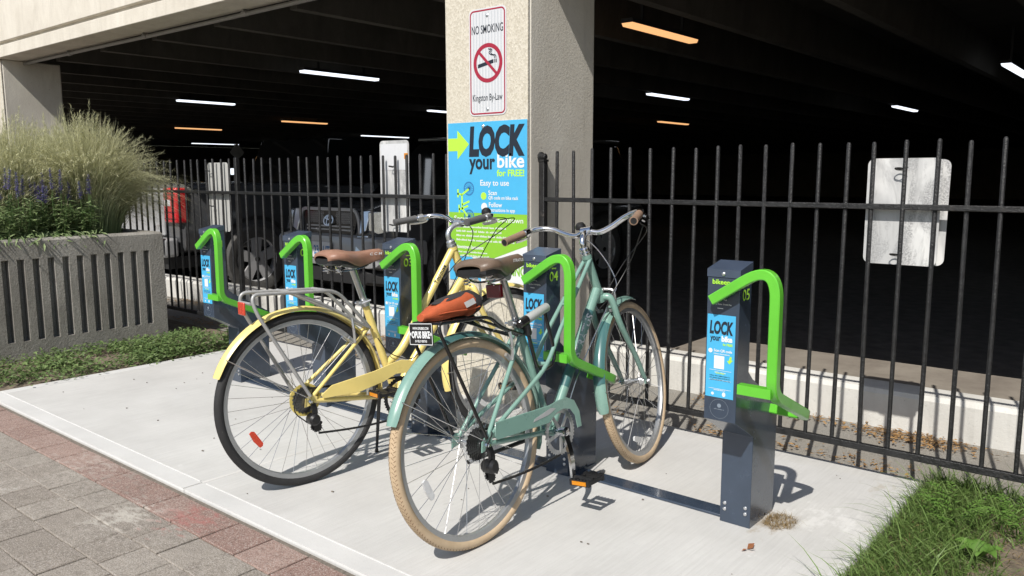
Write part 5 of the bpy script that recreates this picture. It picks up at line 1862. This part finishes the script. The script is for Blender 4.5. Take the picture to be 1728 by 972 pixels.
def build_suv():
    """seen nose-on through the fence"""
    r = tag(empty('parked_suv', (-5.45, 2.64, FLOOR)), 'dark grey off-road car parked nose to the fence with a silver emblem on its grille', 'car')
    b = loft_mesh([ring_sect(y, hw, z0, z1) for y, hw, z0, z1 in ((0.05, 0.70, 0.50, 0.97), (0.12, 0.86, 0.42, 1.00), (0.35, 0.93, 0.38, 1.035), (1.25, 0.945, 0.36, 1.075), (2.6, 0.95, 0.36, 1.08), (4.5, 0.94, 0.38, 1.08), (4.72, 0.88, 0.42, 1.0))])
    body = b.build('body', ['car_paint'], r, sharp=30)
    h = loft_mesh([ring_sect(y, hw, z0, z1, 0.35) for y, hw, z0, z1 in ((0.09, 0.60, 0.92, 1.005), (0.3, 0.66, 0.95, 1.075), (0.8, 0.68, 0.97, 1.105), (1.3, 0.68, 0.97, 1.115))])
    h.build('hood', ['car_paint'], r, sharp=30)
    c = MB()
    bot = [(-0.86, 1.2), (0.86, 1.2), (0.88, 4.55), (-0.88, 4.55)]
    top = [(-0.66, 1.95), (0.66, 1.95), (0.68, 4.3), (-0.68, 4.3)]
    c.add([V((x, y, 1.06)) for x, y in bot] + [V((x, y, 1.74)) for x, y in top], [(0, 1, 5, 4), (1, 2, 6, 5), (2, 3, 7, 6), (3, 0, 4, 7), (4, 5, 6, 7)])
    cb = c.build('cabin', ['car_glass'], r, sharp=20, bevel=0.04)
    c = MB()
    c.box((-0.70, 1.93, 1.735), (0.70, 4.34, 1.785))
    c.build('roof', ['car_paint'], cb, bevel=0.02)
    # grille
    g = MB()
    o = V((0, 0.028, 0))
    g.prism([o + V(p) for p in ((-0.40, 0, 0.985), (0.40, 0, 0.985), (0.44, 0, 0.93), (0.37, 0, 0.755), (-0.37, 0, 0.755), (-0.44, 0, 0.93))], (0, 0.06, 0))
    gr = g.build('grille', ['black_gloss'], r)
    for z in (0.795, 0.83):
        s = MB()
        s.bar([(-0.36, 0.02, z), (0.36, 0.02, z)], 0.018, 0.014)
        s.build('slat', ['car_grey'], gr)
    s = MB()
    for i in range(24):
        for j in range(5):
            x, z = -0.33 + i * 0.0285 + (0.014 if j % 2 else 0), 0.87 + j * 0.022
            if abs(x) < 0.10:
                continue
            s.disc((x, 0.0275, z), X3, Z3, 0.012, n=6, r0=0.0085)
    s.build('mesh', ['car_grey'], gr, sharp=0, kind='stuff')
    s = MB()
    rail = [(-0.47, 0.03, 0.76), (-0.455, 0.022, 0.93), (-0.41, 0.02, 1.0), (0.41, 0.02, 1.0), (0.455, 0.022, 0.93), (0.47, 0.03, 0.76)]
    s.bar(fillet(rail, 0.05, 4), 0.03, 0.02, up=(0, 1, 0))
    s.build('grille_frame', ['car_grey'], gr)
    e = MB()
    for rx, rz, w, cz in ((0.072, 0.050, 0.010, 0.885), (0.026, 0.048, 0.009, 0.885), (0.05, 0.017, 0.009, 0.913)):
        n = 28
        pts = [V((rx * cos(2 * pi * i / n), 0.012 + 0.25 * rz * sin(2 * pi * i / n) + 0.25 * (cz - 0.885), cz + rz * sin(2 * pi * i / n))) for i in range(n)]
        e.bar(pts + pts[:1], w * 1.3, 0.008, up=(0, 1, -0.25))
    e.build('emblem', ['silver_paint'], gr)
    # bumper, silver accents, lamps, plate
    s = loft_mesh([ring_sect(y, hw, z0, z1, 0.3) for y, hw, z0, z1 in ((-0.06, 0.62, 0.52, 0.735), (-0.03, 0.80, 0.44, 0.752), (0.12, 0.95, 0.40, 0.752), (0.45, 0.965, 0.42, 0.74))])
    bp = s.build('bumper', ['car_grey'], r, sharp=30)
    for sx in (-1, 1):
        s = MB()
        s.prism([(sx * 0.475, 0.045, 0.99), (sx * 0.60, 0.05, 1.0), (sx * 0.585, -0.002, 0.80), (sx * 0.50, -0.012, 0.765)], (0, 0.06, 0))
        s.prism([(sx * 0.50, -0.04, 0.757), (sx * 0.64, -0.02, 0.762), (sx * 0.56, -0.088, 0.50), (sx * 0.49, -0.098, 0.47)], (0, 0.06, 0))
        s.build('silver_accent', ['silver_paint'], r, bevel=0.008)
        s = MB()
        pts = [(0.605, 0.02, 0.985), (0.76, 0.06, 0.99), (0.90, 0.20, 0.975), (0.915, 0.22, 0.83), (0.74, 0.03, 0.775), (0.615, 0.015, 0.80)]
        s.prism([V((sx * p[0], p[1] - 0.01, p[2])) for p in pts], (0, 0.12, 0))
        s.build('headlamp', ['lamp_glass'], r, bevel=0.012)
        s = MB()
        s.box((sx * 0.95 if sx > 0 else -1.14, 1.42, 1.08), (1.14 if sx > 0 else -0.95, 1.52, 1.24))
        s.build('mirror', ['car_paint'], r, bevel=0.02)
    s = MB()
    s.box((-0.155, -0.082, 0.515), (0.155, -0.070, 0.675))
    p = s.build('licence_plate', ['white_print'], bp, bevel=0.003)
    s = MB()
    s.text('231 UT', (-0.128, -0.0835, 0.548), X3, Z3, 0.256, 0.09, 0, 0.02)
    s.build('lettering', ['deep_blue_print'], p, sharp=0, kind='stuff')
    s = MB()
    s.box((-0.168, -0.075, 0.505), (0.168, -0.0655, 0.514))
    s.build('plate_holder', ['car_trim'], p)
    s = loft_mesh([ring_sect(y, hw, z0, z1, 0.4) for y, hw, z0, z1 in ((0.0, 0.6, 0.27, 0.42), (0.12, 0.85, 0.25, 0.42), (0.4, 0.9, 0.27, 0.42))])
    s.build('skid_plate', ['car_trim'], bp, sharp=30)
    for x, y, sd in ((0.84, 0.86, 1), (-0.84, 0.86, -1), (0.84, 3.6, 1), (-0.84, 3.6, -1)):
        car_wheel(r, (x, y, 0.39), 0.39, 0.27, sd, 6, 0.12 if y < 2 else 0)
        s = MB()
        s.torus((sd * 0.90, y, 0.40), X3, 0.45, [(-0.02, -0.05), (0.03, -0.05), (0.03, 0.055), (-0.02, 0.05)], 30)
        s.build('wheel_arch', ['car_trim'], r)


def build_truck():
    """tail and right flank of the car parked beside the planter"""
    r = tag(empty('parked_truck', (-7.82, 1.85, FLOOR)), 'black pickup backed up beside the planter with a large red tail lamp', 'truck')
    b = loft_mesh([ring_sect(y, hw, z0, z1, 0.22) for y, hw, z0, z1 in ((0.0, 0.91, 0.62, 1.24), (0.05, 0.945, 0.50, 1.26), (1.7, 0.955, 0.46, 1.26), (3.4, 0.955, 0.46, 1.2), (5.0, 0.95, 0.5, 1.16), (5.3, 0.88, 0.55, 1.05))])
    b.build('body', ['car_paint'], r, sharp=30)
    c = MB()
    bot = [(-0.9, 1.95), (0.9, 1.95), (0.9, 4.3), (-0.9, 4.3)]
    top = [(-0.72, 2.1), (0.72, 2.1), (0.70, 3.6), (-0.70, 3.6)]
    c.add([V((x, y, 1.24)) for x, y in bot] + [V((x, y, 1.82)) for x, y in top], [(0, 1, 5, 4), (1, 2, 6, 5), (2, 3, 7, 6), (3, 0, 4, 7), (4, 5, 6, 7)])
    c.build('cabin', ['car_glass'], r, sharp=20, bevel=0.04)
    t = MB()
    t.box((-0.66, -0.035, 0.70), (0.66, 0.0, 1.2))
    tg = t.build('tailgate', ['car_grey'], r, bevel=0.015)
    t = MB()
    t.text('177', (0.47, -0.0365, 0.76), X3, Z3, 0.14, 0.05, 0, 0.02)
    t.build('lettering', ['silver_paint'], tg, sharp=0, kind='stuff')
    for sx in (-1, 1):
        l = MB()
        l.prism([(sx * 0.69, -0.04, 0.84), (sx * 0.69, -0.04, 1.21), (sx * 0.93, -0.02, 1.21), (sx * 0.962, 0.06, 1.2), (sx * 0.962, 0.06, 0.85), (sx * 0.93, -0.02, 0.84)] if False else [(sx * 0.69, -0.045, 0.84), (sx * 0.955, -0.045, 0.84), (sx * 0.955, -0.045, 1.21), (sx * 0.69, -0.045, 1.21)], (0, 0.14, 0))
        lo = l.build('tail_lamp', ['tail_red'], r, bevel=0.02)
        for z in (0.88, 0.95, 1.135):
            l = MB()
            l.box((sx * 0.82 - 0.115, -0.0495, z), (sx * 0.82 + 0.115, -0.0442, z + 0.012))
            l.build('lens_rib', ['red_lens'], lo)
        l = MB()
        l.box((sx * 0.78 - 0.06, -0.049, 1.02), (sx * 0.78 + 0.06, -0.044, 1.085))
        l.build('reversing_lens', ['clear_lens'], lo)
    b = MB()
    b.box((-0.93, -0.19, 0.49), (0.93, -0.02, 0.69))
    bo = b.build('bumper', ['car_grey'], r, bevel=0.03)
    for sx in (-1, 1):
        b = MB()
        b.box((sx * 0.74 - 0.19, -0.205, 0.535), (sx * 0.74 + 0.19, -0.189, 0.73))
        b.build('bumper_step', ['alloy'], bo, bevel=0.01)
    b = MB()
    b.box((-0.85, -0.1, 0.36), (0.85, 0.5, 0.488))
    b.build('underbody', ['car_trim'], r)
    for x, y, sd in ((0.85, 0.88, 1), (-0.85, 0.88, -1), (0.85, 4.1, 1), (-0.85, 4.1, -1)):
        car_wheel(r, (x, y, 0.395), 0.395, 0.25, sd, 5)
        s = MB()
        s.torus((sd * 0.905, y, 0.40), X3, 0.46, [(-0.015, -0.05), (0.03, -0.05), (0.03, 0.055), (-0.015, 0.05)], 30)
        s.build('wheel_arch', ['car_trim'], r)


# ---------------------------------------------------------------- planter and plants
def build_planter():
    x1, y1, y0, H = -4.825, 0.604, -1.55, 0.795
    r = tag(empty('concrete_planter', (x1 - 0.7, (y0 + y1) / 2, 0)), 'weathered concrete planter with vertical slots, full of tall grass', 'planter')
    off = V((-(x1 - 0.7), -(y0 + y1) / 2, 0))
    pitch, sw = 0.0958, 0.045
    slots = []
    y = 0.447
    while y - 0.02 > y0 + 0.1:
        slots.append((y, y + sw))
        y -= pitch
    slots.reverse()
    cuts = [y0]
    for a, b in slots:
        cuts += [a, b]
    cuts.append(y1)
    zs = [-0.03, 0.115, 0.675, H]
    m = MB()
    D = 0.055

    def face(ya, yb, za, zb, dx):
        m.add([(x1 + dx, ya, za), (x1 + dx, yb, za), (x1 + dx, yb, zb), (x1 + dx, ya, zb)], [(0, 1, 2, 3)])
    for j in range(3):
        for i in range(len(cuts) - 1):
            ya, yb = cuts[i], cuts[i + 1]
            if j == 1 and i % 2 == 1:
                face(ya + 0.003, yb - 0.003, zs[1] + 0.003, zs[2] - 0.003, -D)
                f, bk = x1, x1 - D
                q = [(ya, zs[1]), (yb, zs[1]), (yb, zs[2]), (ya, zs[2])]
                p = [(ya + 0.003, zs[1] + 0.003), (yb - 0.003, zs[1] + 0.003), (yb - 0.003, zs[2] - 0.003), (ya + 0.003, zs[2] - 0.003)]
                m.add([(f, *a) for a in q] + [(bk, *a) for a in p], [(k, (k + 1) % 4, 4 + (k + 1) % 4, 4 + k) for k in range(4)])
            else:
                face(ya, yb, zs[j], zs[j + 1], 0)
    # other sides and the rim
    xb, t = x1 - 1.4, 0.09
    e = 0.016
    m.add([(x1, y0, -0.03), (x1, y1, -0.03), (xb, y1, -0.03), (xb, y0, -0.03), (x1, y0, H), (x1, y1, H), (xb, y1, H), (xb, y0, H),
           (x1 - e, y0 + e, H + e), (x1 - e, y1 - e, H + e), (xb + e, y1 - e, H + e), (xb + e, y0 + e, H + e),
           (x1 - t, y0 + t, H + e), (x1 - t, y1 - t, H + e), (xb + t, y1 - t, H + e), (xb + t, y0 + t, H + e),
           (x1 - t, y0 + t, H - 0.2), (x1 - t, y1 - t, H - 0.2), (xb + t, y1 - t, H - 0.2), (xb + t, y0 + t, H - 0.2)],
          [(1, 2, 6, 5), (2, 3, 7, 6), (3, 0, 4, 7)] + [(a, (a + 1) % 4 + (a // 4) * 4, (a + 1) % 4 + (a // 4) * 4 + 4, a + 4) for a in range(4, 16)])
    for i, p in enumerate(m.v):
        m.v[i] = tuple(V(p) + off)
    m.build('wall', ['planter_concrete'], r, sharp=25)
    s = rug(xb + t - 0.002, x1 - t + 0.002, y0 + t - 0.002, y1 - t + 0.002, H - 0.06, 10, 16, 0.02)
    for i, p in enumerate(s.v):
        s.v[i] = tuple(V(p) + off)
    s.build('earth', ['soil'], r)


def arching(base, az, ln, rise, droop, n=6):
    """points of a blade that leans out along az and droops"""
    d = V((cos(az), sin(az), 0))
    pts = []
    for i in range(n):
        t = i / (n - 1)
        out = ln * rise * (0.35 * t + 0.65 * t * t)
        z = ln * (t * (1 - 0.25 * rise) - droop * t ** 2.4)
        pts.append(base + d * out + Z3 * z)
    return pts


def build_plants():
    rng = random.Random(11)
    # fountain grass: three tussocks grown together
    for n, (cx, cy, R, hh, cnt, label) in enumerate(((-5.34, 0.27, 0.24, 1.22, 9500, 'big tussock of feathery fountain grass spilling over the planter end'), (-5.50, -0.20, 0.24, 1.18, 7000, 'tussock of pale fountain grass behind the purple salvia'), (-5.80, 0.20, 0.2, 1.2, 3000, 'fountain grass tussock at the back of the planter'))):
        r = tag(empty('fountain_grass', (cx, cy, 0.73)), label, 'plant')
        bl = []
        for i in range(cnt):
            az = rng.uniform(0, 2 * pi)
            q = rng.random() ** 0.6
            b = V((R * q * cos(az) * rng.uniform(0.6, 1), R * q * sin(az) * rng.uniform(0.6, 1), 0))
            ln = hh * rng.uniform(0.55, 1.05)
            rise = rng.random() ** 0.65 * (0.6 + (0.05 if sin(az) > 0.4 else 0)) + 0.02
            if cos(az) > 0.3:
                rise *= 1 - 0.45 * cos(az)
            bl.append((arching(b, az + rng.uniform(-0.5, 0.5), ln, rise, 0.16 + 0.95 * rise * rng.uniform(0.55, 1.1), 7), rng.uniform(0.0016, 0.0036), rng.random()))
        o = link('blades', blade_mesh('blades', 'fountain_blade', bl), r)
        o['kind'] = 'stuff'
        # seed heads: fuzzy bristles along the ends of stalks
        bl = []
        for i in range(int(cnt * 0.14)):
            az = rng.uniform(0, 2 * pi)
            ln = hh * rng.uniform(0.72, 1.06)
            rise = rng.random() ** 0.6 * 0.6 + 0.03
            if cos(az) > 0.3:
                rise *= 1 - 0.45 * cos(az)
            st = arching(V((0.05 * cos(az), 0.05 * sin(az), 0)), az, ln, rise, 0.14 + 0.85 * rise * rng.uniform(0.5, 1.1), 12)
            for j in range(26):
                t = 0.78 + 0.22 * j / 25
                k = min(int(t * 11), 10)
                p = st[k].lerp(st[k + 1], t * 11 - k)
                dr = (st[-1] - st[-3]).normalized()
                v = (V((rng.gauss(0, 1), rng.gauss(0, 1), rng.gauss(0, 1))).normalized() + dr * 1.1).normalized()
                bl.append(([p, p + v * 0.016, p + v * 0.03], 0.0018, rng.random()))
        me = blade_mesh('seed_heads', 'fountain_blade', bl)
        me.attributes['tip'].data.foreach_set('value', [0.55 + 0.45 * rng.random() for _ in me.vertices])
        o = link('seed_heads', me, r)
        o['kind'] = 'stuff'
    # purple salvia along the planter's front edge
    spots = [(-4.97, -0.47), (-4.95, -0.33), (-5.0, -0.20), (-4.96, -0.07), (-5.06, 0.05), (-5.10, -0.40), (-4.97, -0.62), (-5.12, -0.15), (-4.97, 0.11), (-5.0, -0.80)]
    note = ['with three spikes over the planter rim', 'spilling over the planter rim', 'with tall bare spikes', 'beside the fountain grass', 'half hidden in the fountain grass', 'rooted further back', 'at the planter middle', 'between taller neighbours', 'nearest the planter end', 'at the far front of the planter']
    for n, (cx, cy) in enumerate(spots):
        r = tag(empty('salvia', (cx, cy, 0.735)), 'leafy purple salvia %s' % note[n], 'plant', 'salvia plants in the planter')
        lv, sm = [], MB()
        spikes = []
        for s in range(9):
            az = rng.uniform(0, 2 * pi)
            out = rng.uniform(0.02, 0.16)
            h = rng.uniform(0.2, 0.38)
            if s < 3:
                h, out = rng.uniform(0.42, 0.56), rng.uniform(0.0, 0.12)
            b = V((0, 0, 0))
            e = V((cos(az) * out, sin(az) * out, h))
            mid = V((cos(az) * out * 0.7, sin(az) * out * 0.7, h * 0.5))
            pts = spline([b, mid, e], 5)
            sm.tube(pts, 0.0022, 4, cap=False)
            if s < 3:
                spikes.append((mid.lerp(e, 0.45), e))
            for k in range(30):
                t = rng.uniform(0.15, 0.98 if s >= 3 else 0.62)
                p = pts[min(int(t * 10), 10)]
                a = rng.uniform(0, 2 * pi)
                d = V((cos(a), sin(a), rng.uniform(-0.35, 0.6)))
                lv.append((p, d, V((rng.uniform(-.4, .4), rng.uniform(-.4, .4), 1)), rng.uniform(0.045, 0.085), rng.uniform(0.011, 0.019), rng.random()))
        for k in range(40):
            a = rng.uniform(-1.3, 1.3)
            p = V((rng.uniform(0.03, 0.13), rng.uniform(-0.1, 0.1), rng.uniform(0.04, 0.12)))
            lv.append((p, V((cos(a), sin(a) * 0.8, rng.uniform(-1.1, 0.1))), V((0.6, 0, 1)), rng.uniform(0.05, 0.09), rng.uniform(0.010, 0.018), rng.random()))
        st = sm.build('stems', ['salvia_leaf'], r, sharp=0, kind='stuff')
        o = link('leaves', leaf_mesh('leaves', 'salvia_leaf', lv), r)
        o['kind'] = 'stuff'
        for a, b in spikes:
            fl = []
            for k in range(110):
                t = rng.random()
                p = a.lerp(b, t)
                an = rng.uniform(0, 2 * pi)
                w = 0.019 * (1.1 - 0.6 * t)
                d = V((cos(an), sin(an), 0.4))
                fl.append((p, d, Z3, w * rng.uniform(0.8, 1.5), 0.009, rng.random()))
            link('flower_spike', leaf_mesh('flower_spike', 'salvia_bloom', fl), r)
    # low weeds between planter and pad
    lv = []
    for k in range(15000):
        x, y = rng.uniform(-4.80, -3.93), rng.uniform(-0.9, 0.82)
        dens = noise.noise((x * 2.6, y * 2.6, 1.0)) * 0.95 + 0.42
        tall = math.exp(-((x + 4.20) ** 2 / 0.09 + (y - 0.42) ** 2 / 0.06))
        if x > -4.02 and rng.random() < 0.85:
            continue
        if rng.random() > dens + tall:
            continue
        z = -0.01 + rng.random() ** 1.5 * (0.055 + 0.10 * tall)
        a = rng.uniform(0, 2 * pi)
        lv.append((V((x, y, z)), V((cos(a), sin(a), rng.uniform(-0.1, 0.9))), V((rng.uniform(-.5, .5), rng.uniform(-.5, .5), 1)), rng.uniform(0.022, 0.046), rng.uniform(0.010, 0.02), rng.random()))
    o = link('ground_weeds', leaf_mesh('ground_weeds', 'weed_leaf', lv))
    tag(o, 'low green weeds covering the soil between planter and slab', 'weeds')
    o['kind'] = 'stuff'
    # one upright weed at the dock's foot
    r = tag(empty('tall_weed', (-3.98, 0.62, -0.02)), 'upright leafy weed growing against the dock numbered 01', 'plant')
    lv = []
    st = MB()
    for s in range(4):
        az = rng.uniform(0, 2 * pi)
        e = V((cos(az) * 0.07, sin(az) * 0.07, rng.uniform(0.16, 0.27)))
        st.tube([V((0, 0, 0)), e * 0.55, e], 0.002, 5)
        for k in range(16):
            p = e * rng.uniform(0.35, 1.0)
            a = rng.uniform(0, 2 * pi)
            lv.append((p, V((cos(a), sin(a), rng.uniform(0, 0.5))), Z3, rng.uniform(0.04, 0.07), rng.uniform(0.018, 0.028), rng.random()))
    st.build('stem', ['weed_leaf'], r)
    o = link('leaves', leaf_mesh('leaves', 'weed_leaf', lv), r)
    # lawn edge right of the pad
    bl = []
    for k in range(30000):
        x, y = 0.485 + 1.9 * rng.random() ** 1.6, rng.uniform(-0.6, 1.12)
        edge = 0.02 * noise.noise((y * 4, 3, 0))
        if x < 0.51 + edge:
            if rng.random() < 0.6:
                continue
        # worn bare patch
        bare = math.exp(-((x - 0.93) ** 2 / 0.016 + (y - 0.50) ** 2 / 0.045)) + 1.0 * math.exp(-((x - 1.25) ** 2 / 0.09 + (y - 0.5) ** 2 / 0.2))
        if rng.random() < bare * 1.25 - 0.05:
            continue
        if rng.random() > 0.75 + 0.7 * noise.noise((x * 5, y * 5, 0)) + (0.3 if x < 0.75 else 0):
            continue
        h = (rng.uniform(0.05, 0.13) + (0.08 if rng.random() < 0.16 else 0)) * (1.0 + 0.25 * math.exp(-((x - 0.6) ** 2 / 0.02 + (y - 0.85) ** 2 / 0.06)))
        az = rng.uniform(0, 2 * pi) if x > 0.56 else rng.gauss(pi * 0.6, 1.5)
        if x < 0.58:
            h *= 0.78
            if rng.random() < 0.10:
                az, h = rng.gauss(pi, 0.6), h * 1.7
        bl.append((arching(V((x, y, -0.02)), az, h, rng.uniform(0.2, 1.0), rng.uniform(0.05, 0.7), 5), rng.uniform(0.0013, 0.0034), rng.random()))
    dead = []
    for k in range(2600):
        x, y = 0.5 + 1.3 * rng.random() ** 1.5, rng.uniform(-0.6, 1.12)
        dead.append((arching(V((x, y, -0.02)), rng.uniform(0, 2 * pi), rng.uniform(0.03, 0.11), rng.uniform(0.4, 1.3), rng.uniform(0.3, 0.95), 4), rng.uniform(0.0009, 0.002), rng.random()))
    o = link('thatch', blade_mesh('thatch', 'dry_grass', dead))
    tag(o, 'dead straw blades lying among the green grass', 'thatch')
    o['kind'] = 'stuff'
    o = link('grass', blade_mesh('grass', 'grass_blade', bl))
    tag(o, 'long unmown grass lapping over the slab edge before the fence', 'grass')
    o['kind'] = 'stuff'
    # a plantain and fine leaved weeds in it
    r = tag(empty('plantain', (0.775, 0.40, -0.02)), 'broad leaved plantain rosette in the grass', 'plant')
    for k in range(7):
        a = k * 0.9 + 0.3
        ln, w = rng.uniform(0.055, 0.085), rng.uniform(0.035, 0.05)
        d, s = V((cos(a), sin(a), 0)), V((-sin(a), cos(a), 0))
        m = MB()
        vs = []
        for i in range(7):
            t = i / 6
            c = d * ln * t + Z3 * (0.045 * sin(t * 2.2) + 0.02)
            hw = w * 0.5 * sin(pi * min(1, 0.08 + t * 0.92)) ** 0.7 if i < 6 else 0.001
            vs += [c - s * hw + Z3 * hw * 0.35, c, c + s * hw + Z3 * hw * 0.35]
        m.add(vs, [q for i in range(6) for q in ((3 * i, 3 * i + 1, 3 * i + 4, 3 * i + 3), (3 * i + 1, 3 * i + 2, 3 * i + 5, 3 * i + 4))])
        o = m.build('leaf', ['broad_leaf'], r)
        at = o.data.attributes.new('rnd', 'FLOAT', 'POINT')
        at.data.foreach_set('value', [rng.random()] * len(m.v))
    for cx, cy, lab in ((0.66, 0.66, 'feathery bright green weed in the grass by the slab edge'), (0.84, 0.72, 'feathery bright green weed in the grass by the bare earth')):
        r = tag(empty('feathery_weed', (cx, cy, -0.02)), lab, 'plant')
        lv = []
        for s in range(16):
            az = rng.uniform(0, 2 * pi)
            e = V((cos(az) * 0.12, sin(az) * 0.12, rng.uniform(0.06, 0.14)))
            for k in range(14):
                t = 0.25 + 0.75 * k / 13
                p = V((e.x * t, e.y * t, e.z * sin(t * 1.8)))
                sd = 1 if k % 2 else -1
                a = az + sd * 0.9
                lv.append((p, V((cos(a), sin(a), 0.2)), Z3, 0.035 * (1.15 - 0.7 * t), 0.007, rng.random()))
        link('leaves', leaf_mesh('leaves', 'broad_leaf', lv), r)['kind'] = 'stuff'
    # dead tuft at the empty dock's foot
    bl = []
    for k in range(520):
        a = rng.uniform(0, 2 * pi)
        q = rng.random() ** 0.5
        b = V((0.175 + 0.055 * q * cos(a), 0.27 + 0.075 * q * sin(a), 0.001))
        az = rng.uniform(0, 2 * pi)
        bl.append((arching(b, az, rng.uniform(0.02, 0.055), rng.uniform(0.4, 1.2), rng.uniform(0.2, 0.9), 4), rng.uniform(0.0006, 0.0013), rng.random()))
    o = link('dry_grass', blade_mesh('dry_grass', 'dry_grass', bl))
    tag(o, 'straw coloured dead grass heap at the foot of dock 05', 'dry grass')
    o['kind'] = 'stuff'
    # litter blown along kerb and fence
    lv = []
    for k in range(7600):
        x = rng.uniform(-7.5, 1.6) if k < 7000 else rng.gauss(0.28, 0.16)
        y = rng.choice((rng.gauss(1.63, 0.03), rng.gauss(1.62, 0.04), rng.gauss(1.15, 0.04), rng.uniform(1.08, 1.66)))
        if k >= 7000:
            y = rng.gauss(1.6, 0.05)
        if not 1.07 < y < 1.672 or k < 7000 and noise.noise((x * 2.3, y * 3, 5)) < 0.06:
            continue
        a = rng.uniform(0, 2 * pi)
        lv.append((V((x, y, -0.036 + 0.037 * (y - 1.035) / 0.665 + rng.random() * 0.012)), V((cos(a), sin(a), rng.uniform(-0.1, 0.2))), V((rng.uniform(-.5, .5), rng.uniform(-.5, .5), 1)), rng.uniform(0.012, 0.04), rng.uniform(0.003, 0.014), rng.random()))
    o = link('leaf_litter', leaf_mesh('leaf_litter', 'leaf_litter', lv))
    tag(o, 'brown leaf litter and straw gathered along kerb and fence', 'litter')
    o['kind'] = 'stuff'
    # crumbs on the slab
    m = MB()
    for k in range(70):
        x, y = rng.uniform(-3.9, 0.4), rng.uniform(-0.85, 1.0)
        s = rng.uniform(0.001, 0.0032)
        m.obox((x, y, 0.002 + s * 0.4), (s * rng.uniform(0.7, 2), s * 0.3, 0), (-s * 0.3, s, 0), (0, 0, s * 0.5))
    o = m.build('crumbs', ['joint_sand'])
    tag(o, 'dark grit scattered over the pale slab', 'grit')
    o['kind'] = 'stuff'
    # curled brown leaf
    r = tag(empty('fallen_leaf', (0.175, -0.01, 0.002)), 'curled brown leaf lying on the slab before dock 05', 'leaf')
    me = leaf_mesh('blade', 'brown_leaf', [(V((0, 0, 0.004)), V((0.2, 1, 0.25)), V((0.5, 0, 1)), 0.045, 0.02, 0.3), (V((0, 0, 0.004)), V((1, 0.2, 0.3)), V((0, 0.5, 1)), 0.03, 0.014, 0.8), (V((0, 0, 0.004)), V((-0.4, -1, 0.1)), V((0, 0, 1)), 0.025, 0.01, 0.6)])
    link('blade', me, r)


build_ground()
build_garage()
build_fence()
build_fence_signs()
build_pillar_signs()
build_docks()
build_bikes()
build_bag_and_lock()
build_suv()
build_truck()
build_planter()
build_plants()
